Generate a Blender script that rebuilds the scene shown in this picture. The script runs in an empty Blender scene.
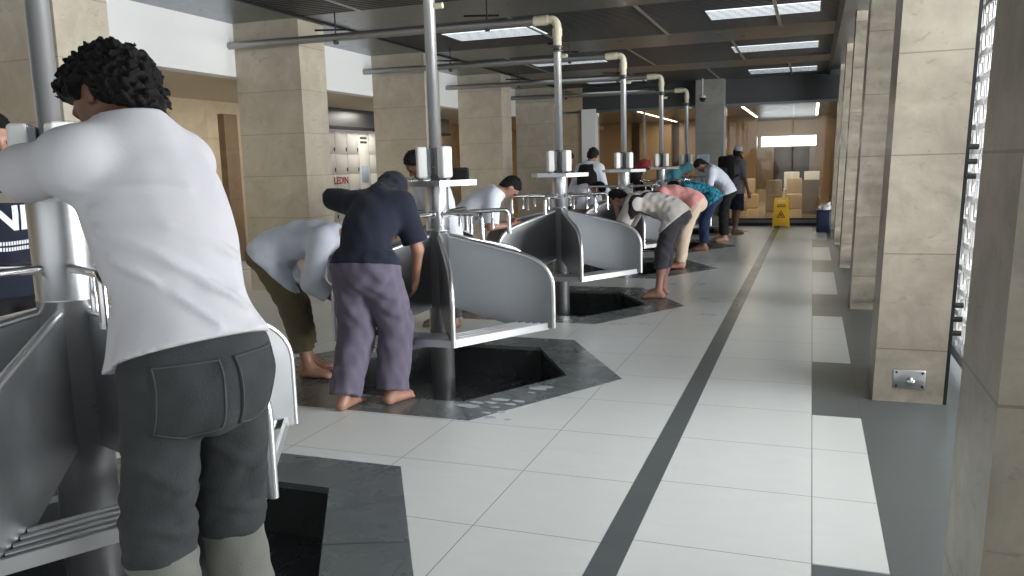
import bpy, bmesh, math, random
import numpy as np
from mathutils import Vector, Matrix
from mathutils.bvhtree import BVHTree

random.seed(7)
SC = bpy.context.scene
COL = SC.collection
V = lambda *a: np.array(a, dtype=float)
CAM_H = 1.42

# ------------------------------------------------------------------ objects
def tag(o, label=None, cat=None, group=None, kind=None):
    if label: o['label'] = label
    if cat: o['category'] = cat
    if group: o['group'] = group
    if kind: o['kind'] = kind
    return o

def empty(name, loc, rz=0.0, label=None, cat=None, group=None):
    o = bpy.data.objects.new(name, None)
    o.empty_display_size = 0.1
    o.location = loc
    o.rotation_euler = (0, 0, rz)
    COL.objects.link(o)
    return tag(o, label, cat, group)

def new_obj(name, me, mats, parent=None, label=None, kind=None):
    o = bpy.data.objects.new(name, me)
    for m in (mats if isinstance(mats, (list, tuple)) else [mats]):
        me.materials.append(m)
    COL.objects.link(o)
    if parent is not None:
        o.parent = parent
    if label: o['label'] = label
    if kind: o['kind'] = kind
    return o

def copy_tree(o, parent=None):
    c = o.copy(); COL.objects.link(c)
    c.parent = parent
    for ch in list(o.children):
        copy_tree(ch, c)
    return c

class MB:
    """collects shapes for ONE mesh"""
    def __init__(self): self.v = []; self.f = []; self.m = []; self.s = []; self.cur = 0
    def add(self, vs, fs, smooth=False):
        b = len(self.v)
        self.v += [tuple(float(c) for c in p) for p in vs]
        for f in fs:
            self.f.append(tuple(b + i for i in f)); self.m.append(self.cur); self.s.append(smooth)
        return self
    def box(self, lo, hi, R=None, c=None):
        vs = [(x, y, z) for z in (lo[2], hi[2]) for y in (lo[1], hi[1]) for x in (lo[0], hi[0])]
        if R is not None: vs = [tuple(np.array(c) + R @ np.array(p)) for p in vs]
        return self.add(vs, [(0,2,3,1),(4,5,7,6),(0,1,5,4),(2,6,7,3),(1,3,7,5),(0,4,6,2)])
    def bevbox(self, lo, hi, b=0.01, n=3, R=None, c=None):
        """box with rounded vertical-and-horizontal edges (superellipse rings)"""
        lo = np.array(lo, float); hi = np.array(hi, float)
        rings = []
        def ring(ins, z):
            pts = []
            for cx, cy, a0 in ((hi[0]-b, hi[1]-b, 0), (lo[0]+b, hi[1]-b, 90), (lo[0]+b, lo[1]+b, 180), (hi[0]-b, lo[1]+b, 270)):
                for k in range(n+1):
                    a = math.radians(a0 + 90*k/n)
                    pts.append((cx + (b-ins)*math.cos(a), cy + (b-ins)*math.sin(a), z))
            return pts
        for k in range(n+1):
            a = math.pi/2*k/n
            rings.append(ring(b*(1-math.sin(a)), lo[2] + b*(1-math.cos(a))))
        for k in range(n+1):
            a = math.pi/2*k/n
            rings.append(ring(b*(1-math.cos(a)), hi[2] - b*(1-math.sin(a))))
        vs = [p for r in rings for p in r]; N = len(rings[0])
        if R is not None: vs = [tuple(np.array(c) + R @ np.array(p)) for p in vs]
        fs = [tuple(range(N))[::-1], tuple((len(rings)-1)*N + i for i in range(N))]
        for r in range(len(rings)-1):
            for i in range(N):
                j = (i+1) % N
                fs.append((r*N+i, r*N+j, (r+1)*N+j, (r+1)*N+i))
        return self.add(vs, fs, True)
    def tube(self, pts, r, n=12, cap=True):
        pts = [np.array(p, float) for p in pts]
        rr = r if isinstance(r, (list, tuple)) else [r]*len(pts)
        vs = []; prev = None
        for i, p in enumerate(pts):
            t = (pts[min(i+1, len(pts)-1)] - pts[max(i-1, 0)]); t /= np.linalg.norm(t) + 1e-12
            if prev is None:
                a = V(0,0,1) if abs(t[2]) < .9 else V(1,0,0)
                u = np.cross(a, t)
            else:
                u = prev - t*(prev @ t)
            u /= np.linalg.norm(u); w = np.cross(t, u); prev = u
            for k in range(n):
                a = 2*math.pi*k/n
                vs.append(p + rr[i]*(u*math.cos(a) + w*math.sin(a)))
        fs = []
        for i in range(len(pts)-1):
            for k in range(n):
                j = (k+1) % n
                fs.append((i*n+k, i*n+j, (i+1)*n+j, (i+1)*n+k))
        self.add(vs, fs, True)
        if cap:
            m = len(pts)-1
            self.add(vs[:n], [tuple(range(n))[::-1]]); self.add(vs[m*n:], [tuple(range(n))])
        return self
    def lathe(self, prof, c=(0,0,0), n=32):
        vs = []
        for r, z in prof:
            for k in range(n):
                a = 2*math.pi*k/n
                vs.append((c[0]+r*math.cos(a), c[1]+r*math.sin(a), c[2]+z))
        fs = []
        for i in range(len(prof)-1):
            for k in range(n):
                j = (k+1) % n
                fs.append((i*n+k, i*n+j, (i+1)*n+j, (i+1)*n+k))
        return self.add(vs, fs, True)
    def prism(self, poly, ex, smooth=False):
        """poly: 3-D points in order, ex: extrusion vector"""
        n = len(poly); ex = np.array(ex, float)
        vs = [np.array(p, float) for p in poly] + [np.array(p, float)+ex for p in poly]
        fs = [tuple(range(n))[::-1], tuple(range(n, 2*n))] + [(i, (i+1) % n, n+(i+1) % n, n+i) for i in range(n)]
        return self.add(vs, fs, smooth)
    def build(self, name, mats, parent=None, label=None, kind=None, sharp=35):
        me = bpy.data.meshes.new(name)
        me.from_pydata(self.v, [], self.f)
        me.polygons.foreach_set('material_index', self.m)
        bm = bmesh.new(); bm.from_mesh(me)
        bmesh.ops.recalc_face_normals(bm, faces=bm.faces)
        bm.to_mesh(me); bm.free()
        me.polygons.foreach_set('use_smooth', self.s)
        me.update()
        return new_obj(name, me, mats, parent, label, kind)

def arc(c, r, a0, a1, n):
    return [(c[0]+r*math.cos(math.radians(a0+(a1-a0)*k/n)), c[1]+r*math.sin(math.radians(a0+(a1-a0)*k/n))) for k in range(n+1)]

# ---------------------------------------------------------------- materials
def srgb(*c):
    return tuple(((x/255)/12.92 if x/255 <= .04045 else ((x/255+.055)/1.055)**2.4) for x in c) + (1.0,)

class NT:
    def __init__(self, name):
        self.mat = bpy.data.materials.new(name); self.mat.use_nodes = True
        self.t = self.mat.node_tree; self.bsdf = self.t.nodes['Principled BSDF']
    def n(self, typ, **kw):
        nd = self.t.nodes.new(typ)
        for k, v in kw.items(): setattr(nd, k, v)
        return nd
    def link(self, a, b): self.t.links.new(a, b)
    def val(self, s, x):
        if isinstance(x, bpy.types.NodeSocket): self.link(x, s)
        else: s.default_value = x
    def math(self, op, a, b=0.0, c=0.0):
        nd = self.n('ShaderNodeMath', operation=op)
        self.val(nd.inputs[0], a); self.val(nd.inputs[1], b); self.val(nd.inputs[2], c)
        return nd.outputs[0]
    def pos(self, obj=False):
        if obj: o = self.n('ShaderNodeTexCoord').outputs['Object']
        else: o = self.n('ShaderNodeNewGeometry').outputs['Position']
        s = self.n('ShaderNodeSeparateXYZ'); self.link(o, s.inputs[0])
        return o, s.outputs[0], s.outputs[1], s.outputs[2]
    def noise(self, vec, scale, detail=4, rough=.55, dist=0):
        nd = self.n('ShaderNodeTexNoise'); self.link(vec, nd.inputs['Vector'])
        nd.inputs['Scale'].default_value = scale; nd.inputs['Detail'].default_value = detail
        nd.inputs['Roughness'].default_value = rough; nd.inputs['Distortion'].default_value = dist
        return nd.outputs[0]
    def scaled(self, vec, s):
        m = self.n('ShaderNodeMapping'); self.link(vec, m.inputs[0]); m.inputs['Scale'].default_value = s
        return m.outputs[0]
    def ramp(self, fac, stops):
        r = self.n('ShaderNodeValToRGB'); self.link(fac, r.inputs[0])
        e = r.color_ramp.elements
        while len(e) < len(stops): e.new(0.5)
        for k, (p, c) in enumerate(stops): e[k].position = p; e[k].color = c
        return r.outputs[0]
    def mix(self, fac, a, b, typ='MIX'):
        m = self.n('ShaderNodeMix', data_type='RGBA', blend_type=typ)
        self.val(m.inputs[0], fac); self.val(m.inputs[6], a); self.val(m.inputs[7], b)
        return m.outputs[2]
    def bump(self, h, strength=.3, dist=.01):
        b = self.n('ShaderNodeBump'); self.link(h, b.inputs['Height'])
        b.inputs['Strength'].default_value = strength; b.inputs['Distance'].default_value = dist
        self.link(b.outputs[0], self.bsdf.inputs['Normal'])
    def set(self, **kw):
        for k, v in kw.items(): self.val(self.bsdf.inputs[k.replace('_', ' ')], v)
        return self

def plain(name, col, rough=.5, metal=0.0, **kw):
    t = NT(name); t.set(Base_Color=col, Roughness=rough, Metallic=metal, **kw); return t.mat

def fabric(name, col, col2=None, scale=60, rough=.92, bump=.25, big=.12):
    t = NT(name); o, x, y, z = t.pos()
    f = t.noise(o, scale, 3); g = t.noise(o, 7, 3)
    c2 = col2 or tuple(c*.82 for c in col[:3]) + (1,)
    c = t.mix(g, c2, col)
    t.set(Base_Color=c, Roughness=rough, Sheen_Weight=big, Sheen_Roughness=.5)
    h = t.math('ADD', t.math('MULTIPLY', f, .35), g)
    t.bump(h, bump, .01)
    return t.mat

def steel(name, col=(.55,.56,.57,1), rough=.34, streak=True):
    t = NT(name); o, x, y, z = t.pos()
    a = t.noise(t.scaled(o, (1,1,14)), 8, 4) if streak else t.noise(o, 9, 4)
    b = t.noise(o, 3.5, 3)
    r = t.math('ADD', t.math('MULTIPLY', a, .16), t.math('ADD', rough-.13, t.math('MULTIPLY', b, .12)))
    c = t.mix(b, tuple(k*.8 for k in col[:3])+(1,), col)
    t.set(Base_Color=c, Roughness=r, Metallic=.92)
    return t.mat

def stone(name, c1, c2, dark, pitch, off, axis_seam=True, rough=.45, vper=None, voff=0):
    t = NT(name); o, x, y, z = t.pos()
    k = t.math('FLOOR', t.math('DIVIDE', t.math('SUBTRACT', z, off), pitch))
    fr = t.math('FRACT', t.math('DIVIDE', t.math('SUBTRACT', z, off), pitch))
    seam = t.math('LESS_THAN', fr, .008/pitch)
    if vper:
        yo = t.math('ADD', t.math('SUBTRACT', y, voff), t.math('MULTIPLY', t.math('FLOORED_MODULO', k, 2.0), vper*.5))
        fv = t.math('FRACT', t.math('DIVIDE', yo, vper))
        seam = t.math('MAXIMUM', seam, t.math('LESS_THAN', fv, .008/vper))
        k = t.math('ADD', k, t.math('MULTIPLY', t.math('FLOOR', t.math('DIVIDE', yo, vper)), 3.7))
    wn = t.n('ShaderNodeTexWhiteNoise', noise_dimensions='1D'); t.link(k, wn.inputs['W'])
    n1 = t.math('SMOOTHSTEP', t.noise(o, 3.2, 7, .66, .5), .34, .66) if False else t.ramp(t.noise(o, 3.2, 7, .66, .5), [(.33, (0,0,0,1)), (.67, (1,1,1,1))]); n2 = t.noise(o, 14, 5, .65); n3 = t.noise(t.scaled(o, (1,1,1.8)), 11, 6, .7, .8)
    c = t.mix(n1, c1, c2)
    c = t.mix(t.math('MULTIPLY', wn.outputs[0], .35), c, tuple(q*.72 for q in c1[:3])+(1,))
    sp = t.ramp(n3, [(0, (1,1,1,1)), (.36, (1,1,1,1)), (.40, (0,0,0,1)), (1, (0,0,0,1))])
    c = t.mix(t.math('MULTIPLY', sp, .3), c, dark)
    c = t.mix(t.math('MULTIPLY', n2, .25), c, c2)
    c = t.mix(t.math('MULTIPLY', seam, .55), c, dark)
    t.set(Base_Color=c, Roughness=t.math('ADD', rough-.1, t.math('MULTIPLY', n2, .25)))
    t.bump(t.math('SUBTRACT', t.math('MULTIPLY', n2, .3), seam), .25, .004)
    return t.mat

M = {}
M['steel'] = steel('brushed_steel', (.52,.53,.54,1), .30)
M['steel_pole'] = plain('steel_pole', (.62,.62,.62,1), .38, .75)
M['steel_panel'] = steel('steel_panel', (.31,.32,.33,1), .40, False)
M['steel_bright'] = plain('steel_bright', (.66,.67,.68,1), .30, .95)
M['steel_dark'] = steel('steel_dark', (.22,.225,.23,1), .35)
M['steel_pol'] = steel('polished_steel', (.50,.51,.52,1), .2)
M['lattice'] = plain('pale_lattice', (.42,.42,.41,1), .5)
M['chrome'] = plain('chrome', (.62,.62,.63,1), .16, 1.0)
M['pvc'] = plain('cream_pvc', srgb(222,214,190), .45)
M['white_plastic'] = plain('white_plastic', srgb(235,235,232), .35)
M['grey_plastic'] = plain('grey_plastic', srgb(120,124,128), .4)
M['black'] = plain('black_plastic', srgb(22,22,24), .45)
M['rubber'] = plain('black_rubber', srgb(28,28,28), .8)
M['galv'] = steel('galvanised_pipe', (.42,.42,.41,1), .5)
M['white_wall'] = plain('white_plaster', srgb(232,233,232), .8)
M['stone_l'] = stone('limestone', srgb(202,194,176), srgb(174,165,147), srgb(124,114,96), .49, .39)
M['stone_r'] = stone('limestone_grey', srgb(182,174,158), srgb(138,131,117), srgb(92,84,72), .555, .31, rough=.36)
M['stone_b'] = stone('limestone_wall', srgb(186,170,144), srgb(164,148,122), srgb(118,102,80), .62, .1, vper=1.1)
M['stone_brown'] = stone('brown_stone', srgb(128,106,82), srgb(108,88,66), srgb(76,60,46), .8, .2)
M['stone_g'] = stone('grey_stone', srgb(150,150,145), srgb(128,128,124), srgb(96,96,92), .6, .2)
M['soffit'] = plain('soffit_plaster', srgb(196,182,162), .75)
M['joint'] = plain('stone_joint', srgb(48,50,50), .8)
M['pavement'] = plain('pale_paving', srgb(196,194,188), .8)

def floor_mat():
    t = NT('terrazzo_floor'); o, x, y, z = t.pos()
    lt = lambda a, b: t.math('LESS_THAN', a, b)
    gt = lambda a, b: t.math('GREATER_THAN', a, b)
    mul = lambda a, b: t.math('MULTIPLY', a, b)
    mx = lambda a, b: t.math('MAXIMUM', a, b)
    stripe = mul(gt(x, -.715), lt(x, -.605))
    ny = t.math('FLOORED_MODULO', t.math('SUBTRACT', y, 4.71), 3.1)
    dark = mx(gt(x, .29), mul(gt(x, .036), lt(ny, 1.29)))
    rightside = gt(x, -.66)
    yy = t.math('SUBTRACT', y, t.math('ADD', .378, mul(rightside, .058)))
    py = t.math('FLOORED_MODULO', yy, .6165)
    jy = lt(py, .0045)
    px = t.math('FLOORED_MODULO', t.math('SUBTRACT', x, -1.2425), .64)
    jx = mx(mul(lt(px, .0045), lt(x, -.72)), mx(mul(gt(x, .033), lt(x, .0385)), mul(gt(x, .288), lt(x, .293))))
    jx = mx(jx, mx(mul(gt(x, -.7175), lt(x, -.713)), mul(gt(x, -.607), lt(x, -.6025))))
    joint = mx(jx, jy)
    # tile id for small tone changes
    idy = t.math('FLOOR', t.math('DIVIDE', yy, .6165)); idx = t.math('FLOOR', t.math('DIVIDE', t.math('SUBTRACT', x, -1.2425), .64))
    wn = t.n('ShaderNodeTexWhiteNoise', noise_dimensions='2D')
    cb = t.n('ShaderNodeCombineXYZ'); t.link(idx, cb.inputs[0]); t.link(idy, cb.inputs[1]); t.link(cb.outputs[0], wn.inputs['Vector'])
    n1 = t.noise(o, 1.6, 5, .6, .3); n2 = t.noise(t.scaled(o, (1,2.5,1)), 5, 5, .6, .5); n3 = t.noise(o, 60, 3, .6)
    light = t.mix(n2, srgb(200,203,201), srgb(216,218,215))
    light = t.mix(mul(wn.outputs[0], .3), light, srgb(202,203,198))
    light = t.mix(mul(n3, .2), light, srgb(190,190,184))
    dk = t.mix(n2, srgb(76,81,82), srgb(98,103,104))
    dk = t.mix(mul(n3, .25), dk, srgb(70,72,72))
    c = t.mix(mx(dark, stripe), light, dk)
    c = t.mix(mul(joint, .75), c, srgb(70,70,68))
    # wet, splashed zones around the wash stations
    wet = t.math('SMOOTH_MIN', 1.0, mx(0.0, mul(t.math('SUBTRACT', n1, .42), 2.2)), .1)
    wet = mul(wet, mul(gt(y, 6.5), lt(x, -.4)))
    r = t.math('ADD', .25, mul(n2, .16))
    r = t.math('SUBTRACT', r, mul(wet, .09))
    t.set(Base_Color=c, Roughness=r, IOR=1.5)
    t.bump(t.math('SUBTRACT', mul(n3, .05), joint), .15, .003)
    return t.mat
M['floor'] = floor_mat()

def granite(name, c1, c2, r0=.2):
    t = NT(name); o, x, y, z = t.pos()
    n = t.noise(o, 40, 4, .7); n1 = t.noise(o, 4, 5, .6, .4)
    c = t.mix(n1, c1, c2); c = t.mix(t.math('MULTIPLY', n, .3), c, tuple(k*.6 for k in c1[:3])+(1,))
    t.set(Base_Color=c, Roughness=t.math('ADD', r0, t.math('MULTIPLY', n1, .22)))
    return t.mat
M['kerb'] = granite('kerb_granite', srgb(84,89,89), srgb(106,111,111), .16)
M['pit'] = granite('pit_granite', srgb(40,42,43), srgb(54,57,58), .15)
M['slat'] = plain('dark_slat', (.05,.052,.055,1), .36, .0)
M['ceil_dark'] = plain('ceiling_void', (.02,.02,.021,1), .7)
M['ceil_metal'] = steel('ceiling_metal', (.24,.27,.30,1), .30, False)
M['runner'] = plain('runner_metal', (.45,.44,.42,1), .35, .8)
def emis(name, col, s):
    t = NT(name); t.set(Base_Color=(.8,.8,.8,1), Emission_Color=col, Emission_Strength=s); return t.mat
M['tube_light'] = emis('tube_light', (.86,.95,1,1), 1.0)
M['warm_light'] = emis('warm_strip', (1,.83,.52,1), 9.0)
M['window_light'] = emis('bright_window', (.95,.98,1,1), 5.0)
def wood(name, c1, c2, r=.3):
    t = NT(name); o, x, y, z = t.pos()
    n = t.noise(t.scaled(o, (6,6,.8)), 3, 5, .6, .8)
    t.set(Base_Color=t.mix(n, c1, c2), Roughness=r); return t.mat
M['wood'] = wood('wood_panel', srgb(146,118,88), srgb(180,150,114))
M['wood_dark'] = wood('dark_wood', srgb(66,56,50), srgb(88,76,68))
M['cream'] = fabric('cream_cover', srgb(214,194,164))
M['int_floor'] = wood('interior_floor', srgb(196,172,138), srgb(214,190,154), .12)
def glassy():
    t = NT('clear_glass'); tr = t.n('ShaderNodeBsdfTransparent'); tr.inputs[0].default_value = (.93,.95,.95,1)
    gl = t.n('ShaderNodeBsdfGlossy'); gl.inputs['Roughness'].default_value = .03
    fr = t.n('ShaderNodeFresnel'); fr.inputs[0].default_value = 1.5
    mx = t.n('ShaderNodeMixShader'); t.link(fr.outputs[0], mx.inputs[0]); t.link(tr.outputs[0], mx.inputs[1]); t.link(gl.outputs[0], mx.inputs[2])
    t.link(mx.outputs[0], t.t.nodes['Material Output'].inputs['Surface']); return t.mat
M['glass'] = glassy()
M['yellow'] = plain('yellow_plastic', srgb(214,170,36), .45)
M['red_ink'] = plain('red_print', srgb(150,40,40), .6)
M['dark_ink'] = plain('dark_print', srgb(50,48,48), .6)
M['paper'] = plain('printed_sheet', srgb(176,190,206), .5)
M['locker'] = plain('white_lacquer', srgb(218,214,206), .45)
M['blue_bin'] = plain('dark_blue_plastic', srgb(24,34,60), .4)
M['white_print'] = plain('white_print', srgb(222,224,228), .7)

def skin_mat(name, c):
    t = NT(name); o, x, y, z = t.pos()
    n = t.noise(o, 22, 4)
    t.set(Base_Color=t.mix(n, tuple(k*.82 for k in c[:3])+(1,), c), Roughness=.5, Subsurface_Weight=.08, Subsurface_Scale=.02)
    return t.mat
M['skin'] = skin_mat('skin_brown', srgb(166,124,104))
M['skin_d'] = skin_mat('skin_dark_brown', srgb(116,84,68))
def hair_mat():
    t = NT('black_hair'); o, x, y, z = t.pos()
    n = t.noise(o, 90, 4, .7)
    t.set(Base_Color=t.mix(n, (.003,.003,.0035,1), (.010,.009,.009,1)), Roughness=.55, Specular_IOR_Level=.25)
    t.bump(n, .9, .012); return t.mat
M['hair'] = hair_mat()
M['eye'] = plain('eye_dark', srgb(40,30,26), .2)
M['white_tee'] = fabric('white_cotton', srgb(204,204,208), srgb(196,196,201), 90, .9, .12, .0)
M['jeans'] = fabric('charcoal_denim', srgb(68,71,72), srgb(34,37,39), 160, .95, .5, 0)
M['denim_in'] = fabric('denim_wrong_side', srgb(118,120,112), srgb(100,102,96), 160, .95, .3)
M['thread'] = plain('grey_thread', srgb(74,77,77), .9)
M['navy'] = fabric('navy_cotton', srgb(24,30,48), srgb(18,22,38), 90, .95, .2, .05)
M['navy_hood'] = fabric('dark_hood', srgb(22,26,38), srgb(15,18,27), 90, .95, .2, .05)
M['purple'] = fabric('purple_grey_cotton', srgb(98,92,108), srgb(84,78,94), 90, .95, .2)
M['pale_blue'] = fabric('pale_blue_cotton', srgb(212,217,228), srgb(198,204,217), 90, .9, .2)
M['olive'] = fabric('olive_cotton', srgb(110,100,76), srgb(92,84,62), 90, .95, .2)
M['shirt_w'] = fabric('white_shirt', srgb(218,222,232), srgb(200,206,218), 90, .9, .2)
M['offwhite'] = fabric('offwhite_shirt', srgb(212,206,200), srgb(192,186,180), 90, .9, .25)
M['grey_trs'] = fabric('dark_grey_cotton', srgb(62,60,66), srgb(48,47,52), 90, .95, .25)
M['pink'] = fabric('pink_cotton', srgb(212,150,146), srgb(190,128,126), 90, .9, .25)
M['beige'] = fabric('beige_cotton', srgb(196,178,158), srgb(176,158,138), 90, .95, .2)
M['bluejean'] = fabric('blue_denim', srgb(44,62,98), srgb(32,46,76), 120, .95, .3)
M['black_c'] = fabric('black_cotton', srgb(18,18,22), srgb(12,12,15), 90, .95, .2, .04)
M['maroon'] = fabric('maroon_cotton', srgb(104,34,34), srgb(84,26,28), 90, .95, .2)
M['teal'] = fabric('teal_cotton', srgb(98,170,182), srgb(80,150,164), 60, .9, .3)
M['grey_sh'] = fabric('grey_shirt', srgb(128,124,132), srgb(108,104,112), 60, .9, .3)
M['red_c'] = fabric('red_cotton', srgb(166,56,60), srgb(140,42,46), 60, .9, .3)
M['kufi'] = fabric('pale_lilac_knit', srgb(206,200,216), srgb(186,180,198), 120, .9, .4)
def print_mat():
    t = NT('teal_print'); o, x, y, z = t.pos()
    n = t.noise(o, 16, 3, .6, 1.2)
    c = t.ramp(n, [(0, srgb(24,52,84)), (.42, srgb(28,70,100)), (.52, srgb(52,150,176)), (.62, srgb(70,176,196)), (1, srgb(150,206,214))])
    t.set(Base_Color=c, Roughness=.9); return t.mat
M['teal_print'] = print_mat()

# ------------------------------------------------- smooth solid bodies (implicit surface -> one mesh)
class Field:
    def __init__(self, lo, hi, h):
        self.h = h; self.lo = np.array(lo, float) - 2*h
        n = np.ceil((np.array(hi, float) + 2*h - self.lo)/h).astype(int) + 1
        self.n = n
        self.ax = [self.lo[i] + h*np.arange(n[i]) for i in range(3)]
        self.F = self.layer()
    def layer(self): return np.full(tuple(self.n), 1.0, dtype=np.float32)
    def sl(self, lo, hi):
        out = []
        for i in range(3):
            a = int(max(0, math.floor((lo[i]-self.lo[i])/self.h))); b = int(min(self.n[i], math.ceil((hi[i]-self.lo[i])/self.h)+1))
            if b <= a: return None
            out.append(slice(a, b))
        return tuple(out)
    def g(self, s):
        return (self.ax[0][s[0]][:, None, None], self.ax[1][s[1]][None, :, None], self.ax[2][s[2]][None, None, :])
    @staticmethod
    def smin(a, b, k):
        if k <= 0: return np.minimum(a, b)
        hh = np.maximum(k - np.abs(a-b), 0)/k
        return np.minimum(a, b) - hh*hh*k*.25
    def put(self, L, s, d, k, sub=False):
        if sub: L[s] = -self.smin(-L[s], d, k)
        else: L[s] = self.smin(L[s], d, k)
    def cap(self, a, b, ra, rb, k=.02, L=None, sub=False):
        L = self.F if L is None else L
        a = np.array(a, float); b = np.array(b, float); m = max(ra, rb) + .06 + k
        s = self.sl(np.minimum(a, b)-m, np.maximum(a, b)+m)
        if s is None: return self
        X, Y, Z = self.g(s); ab = b-a; l2 = ab @ ab + 1e-12
        t = np.clip(((X-a[0])*ab[0] + (Y-a[1])*ab[1] + (Z-a[2])*ab[2])/l2, 0, 1)
        d = np.sqrt((X-a[0]-t*ab[0])**2 + (Y-a[1]-t*ab[1])**2 + (Z-a[2]-t*ab[2])**2) - (ra + t*(rb-ra))
        self.put(L, s, d.astype(np.float32), k, sub); return self
    def ell(self, c, axes, r, k=.03, L=None, sub=False):
        L = self.F if L is None else L
        c = np.array(c, float); m = max(r) + .07 + k
        s = self.sl(c-m, c+m)
        if s is None: return self
        X, Y, Z = self.g(s)
        k0 = 0; k1 = 0
        for ax, rr in zip(axes, r):
            q = (X-c[0])*ax[0] + (Y-c[1])*ax[1] + (Z-c[2])*ax[2]
            k0 = k0 + (q/rr)**2; k1 = k1 + (q/rr**2)**2
        k0 = np.sqrt(k0); k1 = np.sqrt(k1) + 1e-9
        self.put(L, s, (k0*(k0-1)/k1).astype(np.float32), k, sub); return self
    def plane(self, p, n, L=None, k=0):
        """keep the side the normal points away from"""
        L = self.F if L is None else L
        n = np.array(n, float)/np.linalg.norm(n)
        X, Y, Z = self.g((slice(None),)*3)
        d = ((X-p[0])*n[0] + (Y-p[1])*n[1] + (Z-p[2])*n[2]).astype(np.float32)
        L[...] = -self.smin(-L, -d, k) if k else np.maximum(L, d)
    def slab(self, p, n, w, L):
        n = np.array(n, float)/np.linalg.norm(n)
        X, Y, Z = self.g((slice(None),)*3)
        d = np.abs((X-p[0])*n[0] + (Y-p[1])*n[1] + (Z-p[2])*n[2]) - w
        L[...] = np.maximum(L, d.astype(np.float32))
    def wob(self, amp, wl, seed, L=None, stretch=(1,1,1)):
        L = self.F if L is None else L
        rs = np.random.RandomState(seed); X, Y, Z = self.g((slice(None),)*3)
        tot = 0
        for i in range(7):
            v = rs.normal(size=3)*np.array(stretch); v /= np.linalg.norm(v)
            f = 2*math.pi/(wl*(.6+.8*rs.rand())); ph = rs.rand()*6.28
            w = .5*np.sin(X*v[1]*f*.6 + Z*v[0]*f*.5 + ph*2)
            tot = tot + np.sin((X*v[0]+Y*v[1]+Z*v[2])*f + ph + w)
        L += (amp*tot/2.6).astype(np.float32)
    def fold(self, pts, amp, w, L=None):
        L = self.F if L is None else L
        D = self.layer()
        for a, b in zip(pts[:-1], pts[1:]): self.cap(a, b, 0, 0, 0, D)
        D = np.maximum(D, 0)
        L -= (amp*np.exp(-(D/w)**2)).astype(np.float32)
    def mesh(self, name, mat, parent=None, L=None, inv=None, label=None):
        F = self.F if L is None else L
        F = np.pad(F, 1, constant_values=1.0); lo = self.lo - self.h
        s = F < 0
        if not s.any(): return None
        n = F.shape
        c = [s[i:n[0]-1+i, j:n[1]-1+j, k:n[2]-1+k] for i in (0,1) for j in (0,1) for k in (0,1)]
        allc = c[0].copy(); anyc = c[0].copy()
        for q in c[1:]: allc &= q; anyc |= q
        mask = anyc & ~allc
        ids = np.full(mask.shape, -1, dtype=np.int64); I = np.argwhere(mask); ids[mask] = np.arange(len(I))
        acc = np.zeros((len(I), 3)); cnt = np.zeros(len(I))
        corner = [(i,j,k) for i in (0,1) for j in (0,1) for k in (0,1)]
        val = {q: F[I[:,0]+q[0], I[:,1]+q[1], I[:,2]+q[2]] for q in corner}
        for a in corner:
            for d in range(3):
                if a[d] == 0:
                    b = list(a); b[d] = 1; b = tuple(b)
                    x = (val[a] < 0) != (val[b] < 0)
                    t = val[a]/(val[a]-val[b]+1e-20)
                    p = np.array(a, float)[None, :].repeat(len(I), 0); p[:, d] += t
                    acc[x] += p[x]; cnt[x] += 1
        vs = lo + self.h*(I + acc/np.maximum(cnt, 1)[:, None])
        faces = []
        for d in range(3):
            e1, e2 = [(1,2),(2,0),(0,1)][d]
            A = [slice(None)]*3; B = [slice(None)]*3; A[d] = slice(0,-1); B[d] = slice(1,None)
            ch = s[tuple(A)] != s[tuple(B)]
            E = np.argwhere(ch); E = E[(E[:, e1] > 0) & (E[:, e2] > 0) & (E[:, e1] < n[e1]-1) & (E[:, e2] < n[e2]-1)]
            if not len(E): continue
            def cell(o1, o2):
                q = E.copy(); q[:, e1] -= o1; q[:, e2] -= o2; return ids[q[:,0], q[:,1], q[:,2]]
            Q = np.stack([cell(1,1), cell(0,1), cell(0,0), cell(1,0)], 1)
            neg = s[E[:,0], E[:,1], E[:,2]]
            Q[~neg] = Q[~neg][:, ::-1]
            faces.append(Q)
        Q = np.concatenate(faces)
        if inv is not None: vs = vs - np.array(inv)
        me = bpy.data.meshes.new(name)
        me.vertices.add(len(vs)); me.vertices.foreach_set('co', vs.astype(np.float32).ravel())
        me.loops.add(len(Q)*4); me.loops.foreach_set('vertex_index', Q.astype(np.int32).ravel())
        me.polygons.add(len(Q)); me.polygons.foreach_set('loop_start', np.arange(0, len(Q)*4, 4, dtype=np.int32))
        me.polygons.foreach_set('use_smooth', np.ones(len(Q), dtype=bool))
        me.update(calc_edges=True); me.validate()
        return new_obj(name, me, mat, parent, label)

def unit(v): v = np.array(v, float); return v/(np.linalg.norm(v)+1e-12)
def ik(a, b, l1, l2, hint):
    a = np.array(a, float); b = np.array(b, float); d = b-a; L = np.linalg.norm(d)
    if L > (l1+l2)*.995: b = a + d/L*(l1+l2)*.995; d = b-a; L = np.linalg.norm(d)
    L = max(L, abs(l1-l2)+.01); t = d/np.linalg.norm(d)
    x = (l1*l1 - l2*l2 + L*L)/(2*L); y = math.sqrt(max(l1*l1-x*x, 0))
    h = np.array(hint, float); h = h - t*(h @ t)
    return a + t*x + unit(h)*y, b
U3 = V(0,0,1)

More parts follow.
